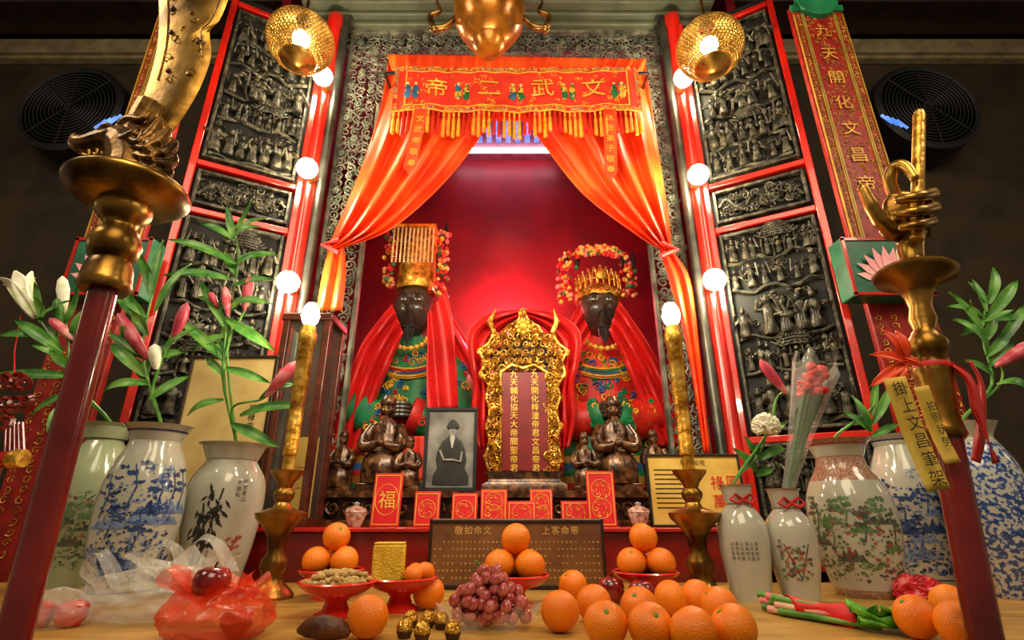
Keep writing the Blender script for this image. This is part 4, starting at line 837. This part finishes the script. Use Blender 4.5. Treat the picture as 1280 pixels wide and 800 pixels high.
t=T('sponge_cake','yellow sponge cake block in red dish left of kumquats','cake',(d3[0]-.032,d3[1]-.005,1.057),rz=.12)
ck=MB().box((0,0,.045),(.076,.05,.09)).build('crumb',sponge,t,local=True,bev=.006); MB().box((0,0,.091),(.074,.048,.004)).build('crust',MAT('cake_crust',['c89820','e0b83a'],.8,0,60),t,local=True,bev=.002)
b=MB(); b.lathe([(0,-.016),(.006,-.014),(.0075,-.008),(.005,0),(.007,.008),(.005,.014),(0,.016)],10); pn=b.build('peanut',pnut,local=True); tag(pn,'pale shelled peanut heaped in the red peanut dish','peanut','peanuts in the red dish')
i=0
for lz,n,rm in ((1.066,34,.07),(1.078,24,.056),(1.089,14,.038)):
    for k in range(n):
        o=pn if i==0 else dup(pn); i+=1; a=k*2.4; r=rm*math.sqrt((k+.5)/n); o.location=(d2[0]+r*cos(a),d2[1]+r*sin(a),lz+(.006 if r>.05 else 0)); o.rotation_euler=(pi/2+R.uniform(-.3,.3),R.uniform(-.4,.4),R.random()*6)
# grapes
Yg=yz(790,1.0)+.04; xg=P(611,764,Yg).x; t=T('grape_bunch','bunch of pinkish red grapes in front of the centre dish','grapes',(xg,Yg,1.0))
g0=MB().ball((0,0,0),(.012,.012,.0138),14,10).build('grape',grape,t,local=True); k=0
for lz,rx,ry,n in ((.024,.076,.045,30),(.046,.076,.045,28),(.067,.06,.036,20),(.086,.04,.026,11),(.1,.018,.014,4)):
    for i in range(n):
        a=i*2.39996+lz*70; q=math.sqrt((i+.5)/n); o=g0 if k==0 else g0.copy()
        if k: C.objects.link(o); o.parent=t
        k+=1; s_=R.uniform(.85,1.1); o.scale=(s_,)*3; o.location=(rx*q*cos(a)+R.uniform(-.006,.006),ry*q*sin(a)+R.uniform(-.004,.004),lz+R.uniform(-.006,.008)); o.rotation_euler=(R.random(),R.random(),R.random())
MB().ctube([(-.01,0,.03),(-.015,.005,.1),(-.03,.0,.124)],[.0025]*3,6).build('stem',green,t,local=True)
tag(MB().grid(lambda u,v:V((xg+(.08+.022*v+.012*sin(9*2*pi*u)*v)*cos(2*pi*u),Yg+(.056+.012*v+.01*sin(7*2*pi*u)*v)*sin(2*pi*u),1.001+.03*v+.012*v*sin(5*2*pi*u)+.005*v*sin(13*2*pi*u))),90,8,True).build('grape_bag',bagc),'clear plastic bag opened around the grapes','plastic bag')
# apples
def apple(x,Y,z,r,lab):
    t=T('apple',lab,'apple',(x,Y,z),'dark red apples')
    MB().lathe([(0,.12*r),(.3*r,.02*r),(.65*r,.25*r),(.95*r,.8*r),(1.0*r,1.2*r),(.8*r,1.65*r),(.45*r,1.8*r),(.15*r,1.7*r),(0,1.6*r)],24).build('flesh',app,t,local=True); MB().tube([(0,0,1.62*r),(.05*r,0,1.85*r),(.15*r,0,2.05*r)],.06*r,6).build('stem',dark,t,local=True)
    return t
for px,py,l in ((764,736,'dark red apple below the right dish, left one'),(803,741,'dark red apple below the right dish, right one')):
    r=.034; Y=(1.0+r-CZ)/el(py); apple((px-640)*sc(py,Y),Y-.0,1.0,r,l)
# chocolates
ch=T('wrapped_chocolate','c','chocolate',(0,0,1.0),'gold foil chocolates')
MB().blob((0,0,.0165),(.0145,.0145,.0145),.06,6,3,None,20,14).build('foil',foil,ch,local=True)
MB().grid(lambda u,v:V(((.010+.005*v+.0008*(1 if int(u*32+.5)%2 else -1))*cos(2*pi*u),(.010+.005*v+.0008*(1 if int(u*32+.5)%2 else -1))*sin(2*pi*u),.012*v)),32,2,True).build('paper_cup',pbrown,ch,local=True)
for i,(px,py,l) in enumerate(((506,785,'gold foil chocolate at the left end of its cluster'),(528,788,'front gold foil chocolate second from left in cluster'),(566,787,'gold foil chocolate touching the grape bag'),(535,773,'back gold foil chocolate in the middle of cluster'),(552,775,'back gold foil chocolate nearest the grapes'),(513,773,'back gold foil chocolate nearest the front orange'))):
    o=ch if i==0 else dup(ch); Y=(1.0165-CZ)/el(py); o.location=((px-640)*sc(py,Y),Y,1.0); o['label']=l; o.rotation_euler=(0,0,R.random()*6)
# brown root
Y=yz(802,1.0); x=P(402,797,Y).x; b=MB(); b.tube([(x-.05,Y+.02,1.014),(x-.03,Y+.01,1.02),(x,Y,1.023),(x+.03,Y+.0,1.02),(x+.05,Y,1.014)],[.006,.016,.021,.018,.008],12); tag(b.build('root_vegetable',MAT('brown_skin',['3a1c0e','6a3a1e'],.5,0,30,bump=.4)),'brown knobbly root in front of the peanut dish','root vegetable')
# bags
def film(c,rx,ry,rz,seed,amp):
    o=V((seed*5.7,seed*2.9,seed*1.3)); c=V(c)
    def fn(u,v):
        a=2*pi*u;b=-pi/2+pi*v; d=V((cos(b)*cos(a),cos(b)*sin(a),sin(b)))
        k=1+amp*noise.noise(d*1.3+o)
        for f,g in ((1.7,.6),(3.3,.26)): k+=amp*g*(.6-2*abs(noise.noise(d*f+o*f)))
        k+=.035*sin(9*a+3*d.z+seed)*max(0,d.z)
        p=c+V((d.x*rx*k,d.y*ry*k,d.z*rz*k)); p.z=max(p.z,1.001); return p
    return fn
def bag(lab,px,pyb,rx,ry,rz,seed,m,amp=.2,ears=(),dy=0,flare=None):
    Yb=yz(pyb,1.0)+dy; x=P(px,pyb,Yb).x; t=T('plastic_bag',lab,'plastic bag',(x,Yb,1.0),None)
    MB().grid(film((x,Yb,1.0+rz*.7),rx,ry,rz,seed,amp),110,64,True).build('sack',m,t)
    for e in ears:
        pts=[(x+p[0],Yb+p[1],1.0+p[2]) for p in e]
        MB().grid(lambda u,v:V(cr(pts,v))+V((.012*(u-.5)+.003*sin(9*v+5*u),(u-.5)*.03*(1.2-.6*sin(pi*v)),.004*sin(13*v+3*u)+.016*(u-.5)*sin(pi*v)+.008*abs(u-.5))),6,24).build('handle',m,t)
    if flare:
        (fx,fy,fz,fr,fh)=flare
        MB().grid(lambda u,v:V((x+fx+(fr*(.3+.7*v))*(1+.2*sin(5*2*pi*u+1)*v+.1*sin(13*2*pi*u)*v)*cos(2*pi*u),Yb+fy+(fr*.6*(.3+.7*v))*(1+.2*sin(4*2*pi*u)*v)*sin(2*pi*u),1.0+fz+fh*v*(1+.35*sin(3*2*pi*u+seed)+.25*sin(8*2*pi*u)))),110,10,True).build('open_mouth',m,t)
    return x,Yb
xr,yr=bag('bright red plastic carrier bag holding a dark apple, front left',264,798,.1,.068,.05,4,bagr,.2,[[(-.05,0,.06),(-.1,-.02,.1),(-.075,-.03,.118),(-.03,-.02,.075)],[(.04,-.02,.07),(.085,-.03,.1),(.105,-.02,.07),(.1,0,.03)]],0,(0,-.0,.05,.085,.042))
apple(xr-.012,yr-.012,1.06,.034,'dark purple red apple sitting on top in the red bag')
apple(xr+.04,yr+.005,1.0,.03,'dark apple low inside the red bag, seen through the film')
bag('crumpled white translucent carrier bag left of the red bag',190,790,.15,.08,.062,9,bagw,.22,[[(-.1,-.03,.05),(-.14,-.05,.1),(-.11,-.06,.135),(-.06,-.05,.06)],[(.02,0,.09),(.05,0,.15),(.1,0,.155),(.15,0,.09)],[(-.05,0,.08),(-.03,-.01,.14),(.02,-.01,.14),(.04,0,.08)]],.13,(.03,0,.075,.11,.045))
xl,yl=bag('small clear bag of red tomatoes at far left edge',66,786,.062,.05,.04,12,bagc,.14,[],.02)
for i,(dx,dy) in enumerate(((-.03,-.01),(.03,.0))): 
    tt=T('tomato','%s red tomato inside the far left clear bag'%('left' if i==0 else 'right'),'tomato',(xl+dx,yl+dy,1.0),'tomatoes in the clear bag'); MB().lathe([(0,.002),(.02,.002),(.03,.018),(.028,.04),(.012,.05),(0,.047)],18).build('flesh',plast,tt,local=True); MB().lathe([(.01,.048),(.006,.052),(0,.053)],5).build('stem_cap',green,tt,local=True)
bag('red printed crinkled sweets packet behind the lettuce at right',1152,752,.06,.04,.035,21,MAT('sweet_wrapper',['b01020','d82030','e8a0a0'],.25,.1,24,bump=.4),.3)
# spring onions
Y=1.24; t=T('spring_onions','bundle of green onions wrapped in red paper at front right','vegetables',P(1020,770,Y)); t.location.z=1.0
for i in range(10):
    o=(i-4.5)*.01; p0=P(958+R.uniform(-4,6),752,1.36); p0.z=1.010+(i%3)*.012; p1=P(1090,790,1.17); p1.z=1.010+(i%3)*.008
    p0+=V((0,o,0)); p1+=V((0,o*.7,0)); q=[p0.lerp(p1,f/6) for f in range(7)]
    MB().tube(q,[.008,.0075,.007,.0065,.006,.006,.005],8).build('stalk',pinks if i%2 else green,t)
a=P(985,760,1.31); c=P(1060,780,1.2); a.z=1.021; c.z=1.019; MB().grid(lambda u,v:a.lerp(c,v)+V((0,.028*cos(2*pi*u),.021*sin(2*pi*u)))*(1.1-.25*sin(pi*v)+.06*sin(9*u*pi+7*v)),30,12,True).build('paper_wrap',cards,t,solid=.0006)
t=T('lettuce','leafy dark green lettuce head at the front right edge','lettuce',P(1112,795,1.15)); t.location.z=1.0
for i in range(18):
    b=MB(); c=P(1112,792,1.15); c.z=1.01; a=i*2.4; l=R.uniform(.04,.075); d=V((cos(a),sin(a)*.6,R.uniform(.15,.6))); s_=V((-sin(a),cos(a),0))
    b.grid(lambda u,v:c+d*l*v+s_*(u-.5)*.07*sin(pi*(.15+.8*v))+V((0,0,.008*sin(9*u+i)*v)),8,8); b.build('leaf',lettuce,t,solid=.001)
# ---------- poles
def axis(pa,pb): d=(pb-pa); return d.normalized().to_track_quat('Z','Y').to_matrix().to_4x4(),d.length
def atpy(a,b,py):
    lo,hi=-1.,3.
    for _ in range(50):
        m=(lo+hi)/2; p=a.lerp(b,m); r=(p.z-CZ)/p.y
        if r<el(py): lo=m
        else: hi=m
    return a.lerp(b,lo)
def alathe(b,A,B,L,n=24,kx=.82):
    M,_=axis(A,B); d=(B-A).normalized()
    o=atpy(A,B,L[0][1]); b.lathe([(hw*kx*sc(p,.9),(atpy(A,B,p)-o).dot(d)) for hw,p in L],n,M,o)
A=P(16,800,.9);B=P(158,252,.9)
fl=A.lerp(B,-(A.z)/(B.z-A.z)) 
t=T('bronze_halberd','ceremonial bronze blade on an oxblood pole at the left front','ceremonial weapon',(fl.x,fl.y,0))
e_=atpy(A,B,352); MB().tube([fl,fl.lerp(e_,.3),fl.lerp(e_,.6),e_],.024,24).build('pole',poler,t)
b=MB(); alathe(b,A,B,[(30,364),(35,358),(33,352),(31,338),(28,330),(24,326),(31,320),(34,306),(28,292),(20,286),(20,282),(25,278),(34,270),(36,262),(34,258),(62,254),(70,249),(79,243),(80,239),(76,235),(68,232),(40,226),(40,218),(32,214),(0,213)],36,.84); fe=b.build('ferrule',pbrass,t)
b=MB(); q=lambda x,y,d=0:P(x,y,.9+d)
b.ctube([q(166,226),q(168,205),q(160,186),q(146,178)],[.056,.05,.046,.038],14)
b.ball(q(142,176,-.004),(.036,.034,.034),14,10)
b.ctube([q(140,176,-.008),q(122,180,-.014),q(106,182,-.016),q(97,178,-.016),q(95,170,-.016)],[.03,.026,.022,.018,.009],12)
b.ctube([q(146,196,-.008),q(126,202,-.012),q(110,206,-.014),q(102,202,-.014)],[.022,.017,.013,.006],10)
b.ctube([q(128,192,-.018),q(112,196,-.026),q(102,192,-.03)],[.008,.007,.003],8)
for x,y in ((122,190),(112,191)): b.tube([q(x,y-3,-.034),q(x-1,y+4,-.036)],[.005,.0015],6)
for d in (-.032,.02):
    b.ball(q(134,168,d),(.011,.011,.011),10,8); b.ctube([q(124,164,d),q(134,158,d),q(146,164,d)],[.005,.009,.004],8)
    b.ctube([q(148,164,d*.6),q(160,150,d*.8),q(178,150,d),q(188,140,d)],[.012,.011,.008,.002],8); b.ctube([q(156,176,d*1.1),q(168,168,d*1.2),q(172,158,d*1.2)],[.014,.012,.003],8)
for k,(a,c,e,f) in enumerate(((176,180,206,170),(178,192,214,186),(178,204,214,204),(176,214,208,220),(170,172,196,158))):
    b.ctube([q(a,c,-.02),q((a+e)/2,c+3,-.034),q(e,f,-.02),q(e+4,f-9,-.012),q(e-3,f-11,-.008)],[.015,.014,.011,.007,.002],9)
    b.ctube([q(a-8,c+2,-.038),q((a+e)/2-10,c+6,-.045),q(e-18,f+4,-.04)],[.008,.008,.002],8)
b.ctube([q(166,190),q(178,160),q(194,134)],[.034,.034,.036],12)
b.build('beast_mount',bronze,fe,remesh=.0022)
Lc=[(170,156),(160,146),(174,132),(186,100),(196,60),(199,20),(198,-30),(205,-90)]; Rc=[(300,-90),(292,-30),(285,0),(274,26),(262,40),(264,70),(250,110),(228,148),(214,168)]
n=25
b=MB(); rows=[]
for i in range(n):
    l=cr(Lc,i/24); r=cr(Rc,1-i/24)
    for f,d in ((0,0),(.1,-.006),(.5,-.0075),(.88,-.006),(1,0),(.88,.006),(.5,.0075),(.1,.006)): rows.append(q(l[0]+(r[0]-l[0])*f,l[1]+(r[1]-l[1])*f,d))
b.add(rows,[(i*8+j,i*8+(j+1)%8,(i+1)*8+(j+1)%8,(i+1)*8+j) for i in range(n-1) for j in range(8)]+[tuple(range(8)),tuple(range((n-1)*8,n*8))])
b.k=1
for p in ((214,40),(210,88),(240,16),(216,10),(248,52),(236,92)): b.lathe([(.007,-.004),(.0055,.002),(0,.003)],12,Matrix.Rotation(pi/2,4,'X'),q(*p,-.0075))
for pts in (Lc[3:],Rc[:6]):
    sg=1 if pts[0][0]<240 else -1
    b.tube([q(cr(pts,i/20)[0]+sg*11,cr(pts,i/20)[1],-.0072) for i in range(21)],.0014,5)
for i in range(16): b.spiral(q(R.uniform(208,262),R.uniform(-20,110),-.0078),.012,R.random()*6,1,.0012,1.3,9)
b.build('blade',[pbrass,bronze],t)
A=P(1232,800,.9);B=P(1143,345,.9); fl=A.lerp(B,-(A.z)/(B.z-A.z))
t=T('brush_hand_staff','oxblood staff topped by a bronze hand holding an upright brush','ceremonial staff',(fl.x,fl.y,0))
e_=atpy(A,B,540); MB().tube([fl,fl.lerp(e_,.3),fl.lerp(e_,.6),e_],.0235,24).build('pole',poler,t)
b=MB(); alathe(b,A,B,[(23,548),(27,542),(25,536),(21,520),(23,480),(26,466),(23,456),(20,448),(24,442),(26,430),(20,420),(14,412),(18,400),(14,385),(18,370),(26,358),(50,350),(53,343),(46,338),(20,332),(14,326),(16,315),(14,306)],28,.84); fe=b.build('ferrule',pbrass,t)
b=MB(); h=lambda x,y,d=0:P(x,y,.9+d)
# hand: wrist, palm slab behind the brush, thumb out to the left, index pressing the brush, three fingers wrapped
b.ctube([h(1140,324),h(1139,308),h(1136,294)],[.02,.021,.03],16); b.ball(h(1133,266,.006),(.046,.022,.052),18,14); b.ball(h(1116,284,-.004),(.024,.024,.03),12,9); b.ball(h(1150,284,.0),(.02,.022,.03),12,9)
def fin(pts,r):
    c_=[cr([tuple(h(*p)) for p in pts],i/20) for i in range(21)]
    b.tube(c_,[r*(1.08-.36*i/20+.1*math.exp(-((i-6)/1.4)**2)+.09*math.exp(-((i-13)/1.4)**2)) for i in range(21)],12); b.ball(c_[-1],r*.74,8,6)
fin([(1116,290,-.006),(1100,274,-.014),(1089,256,-.02),(1079,236,-.02)],.0145)
fin([(1120,246,.004),(1112,226,-.004),(1118,208,-.018),(1132,208,-.034),(1143,222,-.044)],.0122)
fin([(1156,246,.004),(1165,243,-.018),(1158,244,-.046),(1142,247,-.054),(1124,250,-.038)],.0125)
fin([(1158,262,.004),(1167,260,-.018),(1160,262,-.047),(1143,265,-.055),(1125,267,-.038)],.0123)
fin([(1156,278,.004),(1164,277,-.016),(1157,279,-.043),(1143,282,-.05),(1128,284,-.036)],.011)
b.build('hand',pbrass,fe,remesh=.0019)
b=MB(); b.tube([h(1146,300,-.03),h(1147,240,-.03),h(1149,146,-.03),h(1149,140,-.03)],[.011,.0115,.0115,.009],16); b.build('brush',gold,t)
def strip(lab,px,py,wp,hp,Y,tx,rt):
    c=P(px,py,Y); s_=sc(py,Y); t=T('paper_strip',lab,'paper strip',c,'yellow paper strips'); t.rotation_euler=(0,rt,0)
    p=MB().grid(lambda u,v:V(((u-.5)*wp*s_,.004*sin(v*4),(v-.5)*hp*s_)),4,14).build('paper',yel,t,local=True,solid=.0006)
    MB().text(tx,(0,-.007,0),wp*s_*.66,True,1.12).build('lettering',ink,p,local=True,smooth=False)
strip('yellow paper strip with black characters hanging in front of the staff',1144,540,30,140,.852,'掛上文昌筆架',-.14)
strip('second yellow paper strip behind the first on the staff',1170,530,20,96,.864,'拍照狀勞',-.15)
t=T('red_ribbon','red ribbon tied in a bow around the bronze staff socket','ribbon',P(1170,470,.9))
b=MB(); c=atpy(A,B,460); M,_=axis(A,B); b.lathe([(.028,-.008),(.031,0),(.028,.008),(.025,0),(.028,-.008)],24,M,c); b.build('band',rcloth,t)
MB().sheet([(1190,452),(1215,470),(1228,510),(1240,580)],[(1192,460),(1208,480),(1217,520),(1250,578)],.87,.006,1,10,20).sheet([(1208,450),(1222,480),(1218,540),(1214,575)],[(1215,452),(1231,485),(1232,540),(1226,580)],.89,.006,1,10,20).build('tail',rcloth,t,solid=.001)
for x1,y1,x2,y2 in ((1124,446,1100,412),(1124,450,1086,444),(1122,454,1086,484),(1124,454,1110,482),(1126,446,1118,414)):
    MB().leaf(P(1152,458,.872),P(x1,y1,.865),.013,.005).leaf(P(x1+6,y1+3,.866),P(x2,y2,.87),.02,.008).build('bow_loop',silk,t,solid=.001)
# red rack rail, knot at left
t=T('red_rail','red lacquered rail end with gilt cap at the far left edge','rail',P(5,590,1.3)); a=P(-160,588,1.3); c=P(14,574,1.3)
ra=MB().tube([a,c],.02,16).build('rail',redl,t); MB().tube([c,c+(c-a).normalized()*.03],.022,16).build('cap',gold,ra); MB().tube([P(-6,580,1.3),V((P(-6,580,1.3).x,1.3,1.0))],.016,12).build('post',redl,t)
t=T('knot_charm','red knotted cord charm hanging at the far left edge','charm',P(18,520,1.5)); b=MB()
for i in range(7): b.spiral(P(4+i%3*14,478+i//3*26,1.5),.028,i,1,.008,1.4)
for i in range(5): b.tube([P(8+i*5,528,1.5),P(6+i*6,568,1.5)],.004,6)
b.build('knot',dred,t); MB().tube([P(18,478,1.5),P(18,440,1.6),P(26,395,1.99)],.002,6).build('cord',rcloth,t)
# ---------- hanging lamps
perf=MAT('lamp_brass',['8a6424','c8a04c'],.38,.75,20)
for px,py,lab in ((376,52,'left'),(887,60,'right')):
    Y=1.95; c=P(px,py,Y); r=42*sc(py,Y)*.95; t=T('hanging_lamp','%s perforated brass globe lamp hanging near the ceiling'%lab,'lamp',(c.x,Y,c.z-r),'perforated globe lamps')
    b=MB(); n=52
    for j in range(24):
        a0=-1.0+j*.092
        b.tube([c+V((r*cos(a0)*cos(2*pi*i/40),r*cos(a0)*sin(2*pi*i/40),r*sin(a0)*.92)) for i in range(41)],.0026,4)
    for d in (-1,1):
        for i in range(n): b.tube([c+V((r*cos(-.9+k*.2)*cos(2*pi*i/n+d*k*.1),r*cos(-.9+k*.2)*sin(2*pi*i/n+d*k*.1),r*.92*sin(-.9+k*.2))) for k in range(12)],.0028,4)
    b.build('globe',perf,t)
    MB().lathe([(.0,-r*1.0),(r*.2,-r*.98),(r*.3,-r*.86),(r*.5,-r*.8),(r*.55,-r*.7),(r*.3,-r*.66),(0,-r*.65)],28,c=c).build('tray',brass,t)
    rd=MB().tube([c+V((0,0,r*.15)),c+V((0,0,r)),(c.x,Y,4.85)],.008,8).build('rod',bronze,t)
    MB().ball(c+V((0,0,r*.1)),.045,14,10).build('bulb',bulbs,rd)
Y=1.6; c=P(612,0,Y); s_=sc(30,Y); zt=c.z
t=T('hanging_censer','amber brass hanging censer with dragon hooks at top centre','censer',P(612,64,Y))
z=lambda p:zy(p,Y)-zt
MB().lathe([(0,z(66)),(14*s_,z(65)),(20*s_,z(58)),(20*s_,z(52)),(30*s_,z(46)),(42*s_,z(30)),(46*s_,z(10)),(42*s_,z(-10)),(46*s_,z(-14)),(46*s_,z(-22)),(30*s_,z(-30)),(0,z(-34))],36,c=c).build('bowl',MAT('amber_brass',['7a4408','b87018'],.3,.6,14,coat=.3,bump=.1,bs=30),t)
for q in (-1,1):
    hk=MB().ctube([P(612+q*42,22,Y),P(612+q*56,34,Y),P(612+q*70,34,Y),P(612+q*74,20,Y),P(612+q*62,14,Y),P(612+q*66,4,Y)],[.012,.014,.014,.012,.01,.006],8,20).ball(P(612+q*70,36,Y),.018,8,6).build('dragon_hook',bronze,t)
    MB().tube([P(612+q*66,4,Y),(c.x+q*.05,Y,4.85)],.006,6).build('chain',bronze,hk)
